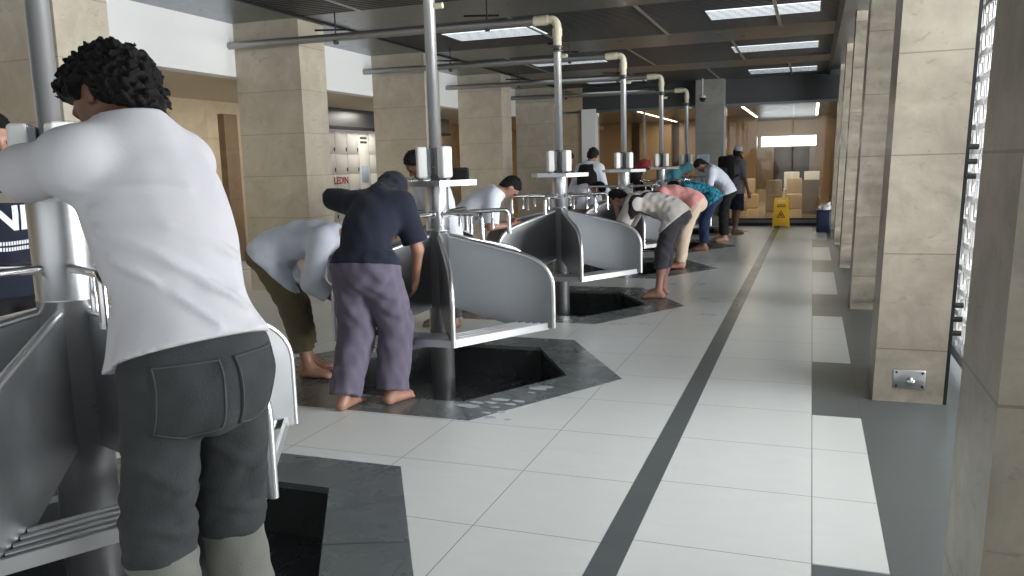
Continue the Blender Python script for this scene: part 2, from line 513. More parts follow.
def person(label, base, face, h=1.70, bend=(10,15), ph=None, pf=0.0, lean=0, lateral=0, twist=0, shrug=0, feet=None, arms=None, elb=None,
           head=(20, 0), skin='skin', hair='short', hair_mat='hair', shirt=None, pants=None, res=.011, raw=None, extra=None, eyes=False, group=None, spine=1.0, necklen=.052, floor_z=0.0, toes=True, hand_n=None):
    s = h/1.72; fa = math.radians(face)
    Fd = V(math.cos(fa), math.sin(fa), 0); Rd = V(math.sin(fa), -math.cos(fa), 0)
    B = V(base[0], base[1], floor_z)
    W = lambda f, r, u: B + Fd*f + Rd*r + U3*u
    def dr(b):
        v = U3*math.cos(math.radians(b)) + Fd*math.sin(math.radians(b)); return unit(v + Rd*math.tan(math.radians(lean)))
    J = {}
    t1, t2 = dr(bend[0]), dr(bend[1]); tp = dr(bend[0]*.65)
    P = W(pf, lateral, ph if ph else .89*s)
    Mi = P + .23*s*spine*t1; N = Mi + .31*s*spine*t2
    R2 = unit(Rd - t2*(Rd @ t2)); tw = math.radians(twist); cf2 = np.cross(U3, Rd); cf2 = unit(np.cross(R2, t2))*-1
    cf2 = unit(np.cross(t2, R2))            # chest forward
    if cf2 @ (Fd*math.cos(math.radians(bend[1])) - U3*math.sin(math.radians(bend[1]))) < 0: cf2 = -cf2
    Rs = R2*math.cos(tw) + cf2*math.sin(tw)
    sh = {'L': N - .085*s*t2 - .165*s*Rs + shrug*t2, 'R': N - .085*s*t2 + .165*s*Rs + shrug*t2}
    hp, hy = head; hb = bend[1] + hp
    hu = dr(hb) if hb < 175 else dr(175); hu = unit(U3*math.cos(math.radians(hb)) + Fd*math.sin(math.radians(hb)))
    hf0 = -U3*math.sin(math.radians(hb)) + Fd*math.cos(math.radians(hb)); yr = math.radians(hy)
    hr0 = np.cross(hf0, hu); hf = hf0*math.cos(yr) - hr0*math.sin(yr); hr = unit(np.cross(hf, hu))
    nd = unit(t2 + hu); Hc = N + nd*necklen*s + hu*.085*s + hf*.014
    hip = {'L': P - .088*s*Rd, 'R': P + .088*s*Rd}
    if feet is None: feet = ((0, -.12, 12), (0, .12, -12))
    knee, ank, fd = {}, {}, {}
    for k, (f_, r_, yaw) in zip('LR', feet):
        ank[k] = W(f_, r_, .075*s)
        y = math.radians(yaw); fd[k] = Fd*math.cos(y) - Rd*math.sin(y)
        knee[k], _ = ik(hip[k], ank[k], .43*s, .41*s, Fd + fd[k]*.4)
    if raw and 'sh' in raw: sh.update({a: np.array(b, float) for a, b in raw['sh'].items()})
    elbow, wrist = {}, {}
    if arms is None: arms = ((.12, -.24, .78*s), (.12, .24, .78*s))
    for i, k in enumerate('LR'):
        w = W(*arms[i]); sg = -1 if k == 'L' else 1
        hint = (elb[i] if elb else (-.5, sg*.35, -.6)); hint = Fd*hint[0] + Rd*hint[1] + U3*hint[2]
        elbow[k], wrist[k] = ik(sh[k], w, .30*s, .255*s, hint)
    if raw:
        for k, v in raw.items():
            if k == 'elbow': elbow.update({a: np.array(b, float) for a, b in v.items()})
            elif k == 'wrist': wrist.update({a: np.array(b, float) for a, b in v.items()})
    allp = [P, Mi, N, Hc, *sh.values(), *elbow.values(), *wrist.values(), *hip.values(), *knee.values(), *ank.values()]
    lo = np.min(allp, 0) - .2; hi = np.max(allp, 0) + .2; lo[2] = floor_z - .01
    root = empty('person', tuple(B), 0, label, 'person', group)
    inv = B
    # ---------------- body: one continuous surface
    f = Field(lo, hi, res)
    ax2 = (R2, cf2, t2); axp = (Rd, unit(np.cross(tp, Rd)), tp)
    f.ell(P + .02*tp, axp, (.155*s, .105*s, .13*s), .03)
    f.ell(Mi, ax2, (.135*s, .095*s, .16*s), .08)
    f.ell(Mi + .15*s*t2, ax2, (.155*s, .105*s, .18*s), .08)
    f.cap(sh['L'], sh['R'], .052*s, .052*s, .06)
    f.cap(N - .03*t2, Hc - hu*.03, .058*s, .05*s, .04)
    for k in 'LR': f.cap(N - .01*t2, sh[k]*.75 + N*.25, .05*s, .046*s, .05)
    for k in 'LR':
        f.cap(hip[k], knee[k], .082*s, .054*s, .05); f.cap(knee[k], ank[k], .053*s, .036*s, .02)
        cm = knee[k]*.68 + ank[k]*.32 - fd[k]*.016
        f.ell(cm, (fd[k], np.cross(U3, fd[k]), U3), (.045*s, .045*s, .11*s), .03)
        f.cap(sh[k], elbow[k], .05*s, .038*s, .04); f.cap(elbow[k], wrist[k], .038*s, .026*s, .02)
        # foot
        a = ank[k]; z0 = floor_z; g = fd[k]; sd = np.cross(g, U3)*(1 if k == 'R' else -1)
        heel = V(*(a - g*.035*s)); heel[2] = z0 + .032; ball = V(*(a + g*.125*s)); ball[2] = z0 + .022
        f.cap(a, heel, .036*s, .032*s, .03); f.cap(heel, ball, .03*s, .024*s, .03)
        f.ell((heel+ball)/2 + g*.035 + sd*.006 + U3*.004, (g, sd, U3), (.10*s, .043*s, .026*s), .03)
        f.cap(a + g*.02, ball + U3*.006, .03*s, .02*s, .03)
        if toes:
            for i, (o_, ln, r_) in enumerate(((-.03, .062, .0135), (-.011, .06, .0105), (.006, .052, .010), (.021, .042, .0095), (.035, .03, .009))):
                b0 = ball + sd*o_*s + g*.005; b0[2] = z0 + .016
                e = b0 + g*ln*s + sd*o_*.12; e[2] = z0 + .011
                f.cap(b0, e, r_*s, r_*.9*s, .006)
        # hand with five fingers
        d = unit(wrist[k]-elbow[k]); hn = (hand_n or {}).get(k)
        nrm = np.array(hn, float) if hn is not None else (-Rd if k == 'R' else Rd)*.8 + cf2*.3
        nrm = unit(nrm - d*(nrm @ d)); sd = np.cross(d, nrm); th = unit(Fd + U3*.3)
        if sd @ th < 0: sd = -sd
        w = wrist[k]
        f.ell(w + d*.048*s, (d, sd, nrm), (.052*s, .040*s, .017*s), .02)
        for q, ln in zip((-1.5, -.5, .5, 1.5), (.058, .072, .077, .068)):
            b0 = w + d*.085*s + sd*q*.0195*s; m = b0 + unit(d + nrm*.35 + sd*q*.06)*ln*.52*s; e = m + unit(d*.75 + nrm*.75)*ln*.48*s
            f.cap(b0, m, .0092*s, .0085*s, .006); f.cap(m, e, .0085*s, .0072*s, .004)
        b0 = w + d*.03*s + sd*.034*s; m = b0 + unit(d*.6 + sd*.75 + nrm*.3)*.036*s; e = m + unit(d*.85 + sd*.35 + nrm*.4)*.03*s
        f.cap(b0, m, .0125*s, .0105*s, .012); f.cap(m, e, .0105*s, .0085*s, .004)
    # head
    hx = (hr, hf, hu)
    f.ell(Hc + hu*.022*s - hf*.008, hx, (.074*s, .093*s, .095*s), .02)
    f.ell(Hc + hf*.022*s - hu*.042*s, hx, (.056*s, .068*s, .078*s), .03)
    f.cap(Hc + hf*.066*s - hu*.098*s - hr*.012, Hc + hf*.066*s - hu*.098*s + hr*.012, .019*s, .019*s, .03)
    f.cap(Hc + hf*.086*s + hu*.002, Hc + hf*.104*s - hu*.036*s, .010*s, .015*s, .012)
    f.cap(Hc + hf*.080*s + hu*.022*s - hr*.035, Hc + hf*.080*s + hu*.022*s + hr*.035, .010*s, .010*s, .02)
    f.cap(Hc + hf*.082*s - hu*.066*s - hr*.02, Hc + hf*.082*s - hu*.066*s + hr*.02, .0085*s, .0085*s, .008)
    for sg in (-1, 1):
        f.ell(Hc + hf*.090*s + hu*.002*s + sg*hr*.031*s, hx, (.017, .012, .011), .012, sub=True)
        f.ell(Hc - hf*.004 + sg*hr*.078*s - hu*.012*s, (unit(hr+hf*.35*sg), unit(hf-hr*.35*sg), hu), (.010*s, .020*s, .032*s), .008)
    f.plane(V(0,0,floor_z+.001), (0,0,-1))
    f.mesh('body', M[skin], root, inv=inv)
    if eyes:
        for sg in (-1, 1):
            c = Hc + hf*.079*s + hu*.002*s + sg*hr*.031*s - B
            MB().lathe([(0.001,-.0105),(.006,-.0086),(.0105,0),(.006,.0086),(.001,.0105)], c, 12).build('eye', M['eye'], root)
    # ---------------- trousers
    pz = dict(mat='grey_trs', to=.93, w=(.10, .075, .07), up=.10, wob=.004, seat=1.0); pz.update(pants or {})
    kn = pz['to']
    glo = np.min([P, N, *hip.values(), *knee.values(), *ank.values(), *elbow.values(), *wrist.values()], 0) - .2; ghi = np.max([P, N, *hip.values(), *knee.values(), *ank.values(), *elbow.values(), *wrist.values()], 0) + .2
    glo[2] = max(glo[2], floor_z); g = Field(glo, ghi, res)
    g.ell(P + .02*tp, axp, (.168*s*pz['seat'], .125*s*pz['seat'], .14*s), .03)
    g.ell(P - .05*tp - axp[1]*(.03 if axp[1] @ Fd > 0 else -.03), axp, (.15*s*pz['seat'], .11*s*pz['seat'], .11*s), .05)
    for k in 'LR':
        L = g.layer()
        g.cap(hip[k], knee[k], pz['w'][0]*s, pz['w'][1]*s, .0, L)
        end = knee[k] + (ank[k]-knee[k])*kn; ext = knee[k] + (ank[k]-knee[k])*(kn+.3)
        r2 = pz['w'][2]*s
        g.cap(knee[k], end + unit(ank[k]-knee[k])*.06, pz['w'][1]*s, r2, .03, L)
        g.plane(end, unit(ank[k]-knee[k])*.8 - U3*.2, L)
        LL = L if k == 'L' else g.smin(LL, L, .006)
    g.F = g.smin(g.F, LL, .045)
    if pz['wob']: g.wob(pz['wob'], .10, 11 + int(abs(base[0]*100)))
    if pz.get('rings'):
        for k in 'LR':
            for t_, amp, wd, tilt, ph_ in pz['rings']:
                a_, b_ = (hip[k], knee[k]) if t_ < 1 else (knee[k], ank[k]); d_ = unit(b_-a_); q_ = a_ + (b_-a_)*(t_ % 1)
                e1 = unit(np.cross(d_, Fd)); e2 = np.cross(d_, e1); rr_ = (pz['w'][0] + (pz['w'][1]-pz['w'][0])*t_ if t_ < 1 else pz['w'][1])*s
                g.fold([q_ + rr_*(e1*math.cos(x)+e2*math.sin(x)) + d_*tilt*math.sin(x*1.5+ph_) for x in np.linspace(ph_, ph_+3.6, 9)], amp, wd)
    for fo in pz.get('folds', ()): g.fold([np.array(q) for q in fo[0]], fo[1], fo[2])
    g.plane(P + tp*pz['up']*s, tp)
    if pz.get('band'):
        L = g.F - .004; g.slab(P + tp*(pz['up']*s-.018), tp, .018, L); g.mesh('waistband', M[pz['mat']], root, L, inv)
    tro = g.mesh('trousers', M[pz['mat']], root, inv=inv)
    # ---------------- shirt
    sz = dict(mat='white_tee', sleeve=.8, hem=.08, w=1.0, r=(.070, .066), wob=.004, sag=0, neck=.035); sz.update(shirt or {})
    ww = sz['w']
    pantsF = g.F; g = Field(glo, ghi, res)
    g.ell(P + .03*tp, axp, (.178*s*ww, .132*s*ww, .17*s), .03)
    g.ell(P - .10*tp, axp, (.180*s*ww, .135*s*ww, .16*s), .05)
    g.ell(Mi, ax2, (.158*s*ww, .118*s*ww, .17*s), .08)
    g.ell(Mi + .15*s*t2, ax2, (.170*s*ww, .122*s*ww, .185*s), .08)
    g.cap(sh['L']*.95+sh['R']*.05, sh['R']*.95+sh['L']*.05, .070*s, .070*s, .06)
    for k in 'LR': g.cap(N - .015*t2, sh[k]*.8 + N*.2, .066*s, .062*s, .06)
    g.cap(N - .06*t2, N + .02*nd, .085*s, .066*s, .05)
    if sz['sag']:
        g.ell((P+Mi)/2 - U3*sz['sag'], axp, (.13*s, .10*s, .16*s), .08)
    for q in sz.get('drape', ()):
        g.cap(P + Fd*q[0][0] + Rd*q[0][1] + U3*q[0][2], P + Fd*q[1][0] + Rd*q[1][1] + U3*q[1][2], q[2], q[3], .06)
    if sz['wob']: g.wob(sz['wob'], .11, 5 + int(abs(base[1]*100)))
    for pts_, amp, wd in sz.get('bfolds', ()):
        g.fold([Mi + R2*a_*s + t2*b_*s - cf2*.125*s*math.sqrt(max(.05, 1-(a_/.19)**2)) for a_, b_ in pts_], amp, wd)
    g.F = g.smin(g.F, pantsF - .008, .02)
    g.plane(P - tp*sz['hem'], -tp - Fd*sz.get('hemtilt', 0))
    for k in 'LR':
        L = g.layer(); sl = sz['sleeve']
        if sl <= 1:
            e = sh[k] + (elbow[k]-sh[k])*sl
            g.cap(sh[k], e + unit(elbow[k]-sh[k])*.05, sz['r'][0]*s, sz['r'][1]*s, 0, L); g.plane(e, unit(elbow[k]-sh[k]), L)
        else:
            e = elbow[k] + (wrist[k]-elbow[k])*(sl-1)
            g.cap(elbow[k], e + unit(wrist[k]-elbow[k])*.04, sz['r'][1]*s*.92, sz['r'][1]*s*.75, 0, L); g.plane(e, unit(wrist[k]-elbow[k]), L)
            g.cap(sh[k], elbow[k], sz['r'][0]*s, sz['r'][1]*s*.94, .03, L)
        g.F = g.smin(g.F, L, .05)
    g.plane(N + nd*sz['neck']*s, nd - cf2*.35)
    for fo in sz.get('folds', ()): g.fold([np.array(q) for q in fo[0]], fo[1], fo[2])
    shi = g.mesh('shirt', M[sz['mat']], root, inv=inv)
    if sz.get('vest'):
        L = g.layer()
        g.ell(P + .03*tp, axp, (.186*s*ww, .14*s*ww, .17*s), .03, L); g.ell(Mi, ax2, (.168*s*ww, .128*s*ww, .17*s), .08, L)
        g.ell(Mi + .15*s*t2, ax2, (.180*s*ww, .132*s*ww, .185*s), .08, L); g.cap(sh['L']*.85+sh['R']*.15, sh['R']*.85+sh['L']*.15, .076*s, .076*s, .06, L)
        g.plane(P - tp*.06, -tp, L); g.plane(N + nd*.03*s, nd, L)
        g.mesh('vest', M[sz['vest']], root, L, inv)
    if sz.get('strap'):
        p_, n_, w_ = sz['strap']
        L = g.F - .006; g.slab(P + tp*p_[0] + Rd*p_[1] + axp[1]*p_[2], Rd*n_[1] + t2*n_[0] + axp[1]*n_[2], w_, L)
        g.mesh('strap', M['black_c'], root, L, inv, 'black strap slung across the back')
    # ---------------- hair and headwear
    g = Field(Hc - .18, Hc + .18, .0055 if hair == 'curly' else min(res, .008))
    if hair in ('short', 'curly', 'cap_hair'):
        ad = {'short': .009, 'curly': .030, 'cap_hair': .008}[hair]
        g.ell(Hc + hu*.024*s - hf*.010, hx, (.074*s+ad, .094*s+ad, .096*s+ad), .02); g.ell(Hc - hf*.045*s - hu*.035*s, hx, (.066*s, .052*s, .075*s), .03)
        if hair == 'curly':
            g.ell(Hc - hf*.05 - hu*.02, hx, (.072, .062, .085), .04)
            g.ell(Hc + hf*.055 + hu*.085, hx, (.065, .05, .045), .04)
            g.ell(Hc - hf*.07 - hu*.075, hx, (.05, .035, .05), .03)
            g.wob(.009, .03, 3); g.wob(.0035, .016, 8)
        else: g.wob(.005, .026, 3); g.wob(.002, .014, 6)
        pa = Hc + hf*.080*s + hu*(.068 if hair == 'short' else .060)*s; pb = Hc - hf*.06*s - hu*(.10 if hair == 'curly' else .088)*s
        n_ = np.cross(hr, pa-pb); n_ = n_ if n_ @ hf > 0 else -n_
        for sg in (-1, 1): g.ell(Hc + sg*hr*.092*s - hu*.018*s + hf*.008, hx, (.040, .026, .042), .012, sub=True)
        g.plane(pa, n_, k=.02)
        g.mesh('hair', M[hair_mat], root, inv=inv)
    if hair == 'hood':
        L = g.F
        g.ell(Hc + hu*.02 - hf*.012, hx, (.094*s, .112*s, .118*s), .02); g.cap(Hc - hf*.03, N - t2*.02, .085*s, .10*s, .05)
        g.wob(.004, .07, 3)
        pa = Hc + hf*.062*s + hu*.1*s; pb = Hc + hf*.03*s - hu*.12*s
        n_ = np.cross(hr, pa-pb); n_ = n_ if n_ @ hf > 0 else -n_
        g.plane(pa, n_, k=.02)
        g.mesh('hood', M[hair_mat], root, inv=inv, label='dark hood pulled over the head')
    if extra and 'cap' in extra:
        g2 = Field(Hc - .17, Hc + .17, min(res, .008))
        g2.ell(Hc + hu*.03*s - hf*.008, hx, (.086*s, .103*s, .104*s), .02); g2.ell(Hc + hu*.095*s, hx, (.072, .088, .035), .03)
        g2.plane(Hc + hu*.028*s + hf*.0, -hu + hf*.12)
        g2.mesh('cap', M[extra['cap']], root, inv=inv)
    return dict(root=root, P=P, M=Mi, N=N, Hc=Hc, sh=sh, elbow=elbow, wrist=wrist, knee=knee, ank=ank, hip=hip, F=Fd, R=Rd, tp=tp, t2=t2, cf=cf2, fd=fd, shirt=shi, trousers=tro, B=B)

def bvh_of(o):
    me = o.data; off = np.array(o.parent.location if o.parent else (0,0,0))
    vs = [Vector(v.co) + Vector(off) for v in me.vertices]
    return BVHTree.FromPolygons(vs, [tuple(p.vertices) for p in me.polygons])

def patch(bvh, c, u, v, outline, n, off, name, mat, parent, thick=.003):
    """cloth patch laid on a garment: a grid inside a rectangle-like outline(s,t)->(a,b), cast on to the surface along n"""
    K = 16; vs = []; ok = True
    for j in range(K+1):
        for i in range(K+1):
            a, b = outline(i/K, j/K)
            p = c + u*a + v*b + n*.25
            hit = bvh.ray_cast(Vector(p), Vector(-n))
            q = np.array(hit[0]) if hit[0] is not None else c + u*a + v*b
            vs.append(q + n*off)
    mb = MB(); W_ = K+1; m = len(vs)
    allv = vs + [q - n*thick for q in vs]
    fs = []
    for j in range(K):
        for i in range(K):
            a = j*W_+i; fs.append((a, a+1, a+W_+1, a+W_)); fs.append((m+a+W_, m+a+W_+1, m+a+1, m+a))
    rim = [i for i in range(W_)] + [j*W_+K for j in range(1, W_)] + [K*W_+i for i in range(K-1, -1, -1)] + [j*W_ for j in range(K-1, 0, -1)]
    for a, b in zip(rim, rim[1:]+rim[:1]): fs.append((a, b, m+b, m+a))
    mb.add(allv, fs, True)
    o = mb.build(name, mat, parent)
    return o

def text_mesh(txt, size, bold=0.0):
    cu = bpy.data.curves.new('lettering', 'FONT'); cu.body = txt; cu.size = size; cu.align_x = 'CENTER'; cu.align_y = 'CENTER'; cu.extrude = .001; cu.offset = bold
    o = bpy.data.objects.new('lettering', cu); COL.objects.link(o)
    dg = bpy.context.evaluated_depsgraph_get(); me = bpy.data.meshes.new_from_object(o.evaluated_get(dg))
    COL.objects.unlink(o); bpy.data.objects.remove(o); bpy.data.curves.remove(cu)
    me.materials.clear()
    return me

def text_on(me, c, u, v, n, name, mat, parent, bvh=None, off=.003, local=None):
    """bring a text mesh to the plane (c,u,v); with a bvh it is wrapped on to the cloth"""
    bm = bmesh.new(); bm.from_mesh(me)
    bmesh.ops.subdivide_edges(bm, edges=[e for e in bm.edges if e.calc_length() > .02], cuts=2)
    for w in bm.verts:
        p = c + u*w.co.x + v*w.co.y; q = p + n*w.co.z
        if bvh:
            hit = bvh.ray_cast(Vector(p + n*.3), Vector(-n))
            if hit[0] is not None: q = np.array(hit[0]) + n*(off + w.co.z)
        if local is not None: q = q - local
        w.co = Vector(q)
    bm.to_mesh(me); bm.free()
    return new_obj(name, me, mat, parent)

# =================================================================== SETTING
K60 = [math.radians(60*k) for k in range(6)]
ST = [(-2.53,2.20), (-2.46,5.21), (-2.434,8.12), (-2.434,11.2), (-2.434,14.2), (-2.434,17.2)]
HEX = [(-2.47,2.24), (-2.434,5.21), (-2.434,8.11), (-2.434,11.1), (-2.434,14.1), (-2.434,17.1)]
RK, RP = 1.282, .90

def hexpts(c, r, z=0): return [(c[0]+r*math.cos(a), c[1]+r*math.sin(a), z) for a in K60]

def build_floor():
    bm = bmesh.new(); edges = []
    loops = [[(-9,-7,0),(1.0,-7,0),(1.0,18.5,0),(-9,18.5,0)]] + [hexpts(c, RK) for c in HEX]
    for lp in loops:
        vs = [bm.verts.new(p) for p in lp]
        edges += [bm.edges.new((a, b)) for a, b in zip(vs, vs[1:]+vs[:1])]
    bmesh.ops.triangle_fill(bm, use_beauty=True, use_dissolve=False, edges=edges)
    bmesh.ops.recalc_face_normals(bm, faces=bm.faces)
    for f in bm.faces:
        if f.normal.z < 0: f.normal_flip()
    me = bpy.data.meshes.new('floor'); bm.to_mesh(me); bm.free()
    new_obj('floor', me, M['floor'], kind='structure')
build_floor()
MB().box((1.0,-12,-.08), (14,30,-.02)).build('ground_outside', M['pavement'], kind='structure')

tn = 0
def trim(mb, mat):
    global tn; tn += 1
    return mb.build('trim_%d' % tn, mat, kind='structure')

for c in HEX:
    mb = MB(); o, i, d, d2 = hexpts(c, RK), hexpts(c, RP), hexpts(c, RP, -.03), hexpts(c, RP+.012, -.03)
    b = hexpts(c, RP+.012, -.26)
    for k in range(6):
        j = (k+1) % 6
        mb.cur = 0; mb.add([o[k], o[j], i[j], i[k]], [(0,1,2,3)]); mb.add([i[k], i[j], d[j], d[k]], [(0,1,2,3)]); mb.add([d[k], d[j], d2[j], d2[k]], [(0,1,2,3)])
        mb.cur = 1; mb.add([d2[k], d2[j], b[j], b[k]], [(0,1,2,3)])
    mb.cur = 1; mb.add(b, [tuple(range(6))])
    mb.cur = 2
    for k in range(6):
        j = (k+1) % 6
        for u in (0, .36, .70):
            p_, q_ = np.array(i[k])*(1-u)+np.array(i[j])*u, np.array(o[k])*(1-u)+np.array(o[j])*u
            e_ = unit(np.array(i[j])-np.array(i[k]))*.0025; zz = V(0,0,.0008)
            mb.add([p_-e_+zz, p_+e_+zz, q_+e_+zz, q_-e_+zz], [(0,1,2,3)])
    trim(mb, [M['kerb'], M['pit'], M['joint']])

# left side: columns, upper wall, soffit, back wall
for k, y in enumerate((1.75, 4.95, 8.21, 11.44, 14.72, 18.0)):
    MB().box((-6.42, y, 0), (-5.53, y+.53, 3.16)).build('column', M['stone_l'], kind='structure')
MB().box((-6.62, -7, 2.546), (-6.42, 18.7, 3.3)).build('wall_upper_left', M['white_wall'], kind='structure')
MB().box((-8.9, -7, 2.546), (-6.62, 30, 2.66)).build('ceiling_alcove', M['soffit'], kind='structure')
MB().box((-9.0, -7, 0), (-8.8, 30, 2.60)).build('wall_left', M['stone_b'], kind='structure')
for y in (4.3, 7.5, 10.72, 17.0):
    trim(MB().box((-8.8, y, 0), (-8.68, y+.32, 2.35)), M['stone_brown'])
trim(MB().box((-8.8, 11.6, 2.22), (-8.1, 18.0, 2.546)), M['steel_dark'])
trim(MB().box((-8.8, 11.6, 2.17), (-8.06, 18.0, 2.22)), M['black'])

# ceiling
MB().box((-6.5, -2.2, 3.30), (.9, 18.7, 3.36)).build('ceiling', M['ceil_dark'], kind='structure')
trim(MB().box((-6.42, -2.2, 3.15), (-5.46, 18.7, 3.19)), M['ceil_metal'])
trim(MB().box((.30, -2.2, 3.22), (1.3, 18.7, 3.26)), M['ceil_metal'])
trim(MB().box((.24, -2.2, 3.13), (.30, 18.7, 3.26)), M['black'])
trim(MB().box((-5.47, -2.2, 3.13), (-5.43, 18.7, 3.2)), M['black'])
beams = [(-2.2, -.6), (1.6, 2.7), (4.9, 6.0), (8.2, 9.35), (11.6, 12.75), (15.15, 16.2), (18.45, 18.75)]
for a, b in beams:
    trim(MB().box((-5.44, a, 3.15), (.25, b, 3.19)), M['ceil_metal'])
for n, ((_, a), (b, _)) in enumerate(zip(beams[:-1], beams[1:])):
    mb = MB(); y = a + .03
    while y < b - .02:
        mb.box((-5.43, y, 3.15), (.24, y+.038, 3.168)); y += .082
    mb.build('slat_ceiling_panel', M['slat'], kind='structure')
    for x in ((-4.7, -2.7, -1.15) if n % 2 == 0 else (-3.4, -1.9, -.44)):
        trim(MB().box((x-.02, a, 3.143), (x+.02, b, 3.152)), M['runner'])
lights = []
for row, (a, b) in enumerate(((3.5,4.05), (6.9,7.5), (10.1,10.75), (13.4,14.15), (16.95,17.75))):
    for side, (x0, x1) in enumerate(((-4.6,-3.35), (-1.22,.04))):
        rn = ['nearest', 'second', 'third', 'fourth', 'farthest'][row]
        t = empty('ceiling_light', ((x0+x1)/2, (a+b)/2, 3.20), 0, 'cold white ceiling light behind dark slats, %s row, %s' % (rn, ('left, above the overhead pipes', 'right, above the walkway')[side]), 'ceiling light', 'lights behind the slat ceiling')
        w, d = (x1-x0)/2, (b-a)/2
        MB().box((-w, -d, -.052), (w, d, -.046)).build('diffuser', M['tube_light'], t)
        MB().box((-w-.02, -d-.02, -.046), (w+.02, d+.02, .06)).build('housing', M['steel_dark'], t)
        m = MB(); q = -d + .05
        while q < d: m.box((-w, q, -.058), (w, q+.012, -.053)); q += .082
        m.build('louvre', M['slat'], t)

# right side: leaning columns, steel casings
RY = [2.0, 5.1, 8.25, 11.4, 14.5, 17.6]
def leanbox(mb, x0, x1, y0, y1, z0, z1, l=.033):
    a = [(x0+l*z0,y0,z0),(x1+l*z0,y0,z0),(x1+l*z0,y1,z0),(x0+l*z0,y1,z0)]; b = [(x0+l*z1,y0,z1),(x1+l*z1,y0,z1),(x1+l*z1,y1,z1),(x0+l*z1,y1,z1)]
    return mb.add(a+b, [(3,2,1,0),(4,5,6,7),(0,1,5,4),(1,2,6,5),(2,3,7,6),(3,0,4,7)])
for k, y in enumerate(RY):
    leanbox(MB(), .37, .74, y, y+.45, 0, 3.3).build('column', M['stone_r'], kind='structure')
    if k: trim(leanbox(MB(), .43, .80, y+.45, y+.80, 0, 2.2), M['steel_pol'])
    if k: trim(leanbox(MB(), .385, .395, y+.452, y+.50, 0, 3.2), M['steel_dark'])
MB().box((.9, 18.4, 0), (2.4, 18.7, 3.3)).build('wall_right_end', M['stone_g'], kind='structure')

# right lattice facade behind the columns
def lattice(y0, y1, label):
    t = empty('lattice_screen', (.92, (y0+y1)/2, .05), 0, label, 'lattice screen', 'lattice screens on the daylight side')
    L = y1-y0; h = L/2
    X = lambda z: .033*z
    m = MB()
    for a in (-h, h-.04):
        leanbox(m, -.02, .04, a, a+.04, 0, 3.15)
    leanbox(m, -.02, .04, -h, h, .09, .12); leanbox(m, -.02, .04, -h, h, 3.11, 3.15)
    m.build('frame', M['steel_dark'], t)
    m = MB(); leanbox(m, 0, .02, -h+.04, h-.04, .03, .09); m.build('kick_panel', M['steel_dark'], t)
    m = MB(); c = .15
    ny = int((L-.08)/c); nz = int(2.95/c)
    for i in range(ny):
        for j in range(nz):
            y = -h+.04 + i*c; z = .12 + j*c; x = X(z+c/2)
            if (i+j) % 2 == 0:
                m.box((x-.012, y+.01, z+.05), (x+.002, y+c*1.3, z+.085)); m.box((x+.004, y+.045, z-.04), (x+.018, y+.08, z+c*1.1))
            else:
                m.box((x+.004, y-.04, z+.05), (x+.018, y+c*1.1, z+.085)); m.box((x-.012, y+.045, z+.01), (x+.002, y+.08, z+c*1.25))
    m.build('woven_bars', M['lattice'], t)
    return t
for k in range(len(RY)):
    lattice(RY[k]-1.5, RY[k]+1.6, ['woven metal lattice screen behind the nearest right-hand column', 'woven lattice screen behind the right-hand column with the steel floor plate', 'third lattice screen along the right-hand colonnade', 'fourth lattice screen along the right-hand colonnade', 'fifth lattice screen along the right-hand colonnade', 'farthest lattice screen along the right-hand colonnade'][k])
t = empty('steel_jamb', (.741, 5.06, 0), 0, 'dark steel jamb with black hinges on the second right-hand column', 'jamb')
leanbox(MB(), .0, .018, .04, .10, 0, 3.12).build('post', M['rubber'], t)
for z in (.42, .50, .58, 1.30, 1.38, 1.46):
    MB().tube([(.033*z+.012, .05, z), (.033*z+.06, .05, z)], .016, 10).build('hinge', M['black'], t)

# steel plate low on the near right column
t = empty('outlet_plate', (.56, 5.1, .14), 0, 'square steel outlet plate low on the second right-hand column', 'outlet plate')
MB().bevbox((-.085,-.008,-.055), (.085,.001,.055), .004, 2).build('plate', M['steel'], t)
m = MB(); m.lathe([(.026,0),(.026,.02),(.018,.032),(.001,.034)], (0,0,0), 16)
for v in range(len(m.v)): x, y, z = m.v[v]; m.v[v] = (x+.005, -.008-z, y-.008)
m.build('spout', M['chrome'], t)
for sx in (-1,1):
    for sz in (-1,1):
        m = MB().tube([(sx*.068,-.013,sz*.04),(sx*.068,-.004,sz*.04)], .007, 8); m.build('screw', M['black'], t)

# far end: step, glass wall, pillar, room beyond
trim(MB().box((-4.9, 18.5, 0), (.95, 18.62, .06)), M['black'])
trim(MB().box((-4.9, 18.56, .06), (.95, 18.7, .15)), M['steel_dark'])
trim(MB().box((-4.9, 18.54, .13), (.95, 18.72, .16)), M['black'])
trim(MB().box((-5.0, 18.5, 0), (-4.68, 18.9, 2.66)), M['white_wall'])
MB().box((-2.40, 18.3, 0), (-1.80, 18.9, 3.2)).build('column', M['stone_g'], kind='structure')
trim(MB().box((-6.4, 18.62, 2.62), (1.0, 18.9, 3.3)), M['slat'])
trim(MB().box((-6.4, 18.58, 2.58), (1.0, 18.94, 2.63)), M['ceil_metal'])
MB().box((-6.6, 18.6, 0), (-5.0, 18.9, 3.2)).build('wall_far_left', M['stone_b'], kind='structure')
for n, (x0, x1) in enumerate(((-4.68,-3.6), (-3.6,-2.40), (-1.80,-.4), (-.4,.9))):
    w = MB().box((x0+.02, 18.74, .16), (x1-.02, 18.752, 2.58)).build('window_%d' % (n+1), M['glass'], kind='structure')
    if n in (0,):
        MB().box((x1-.02, 18.72, .16), (x1+.02, 18.77, 2.58)).build('window_frame', M['steel'], w)
MB().box((-9, 18.7, .02), (3, 30.2, .15)).build('floor_room_beyond', M['int_floor'], kind='structure')
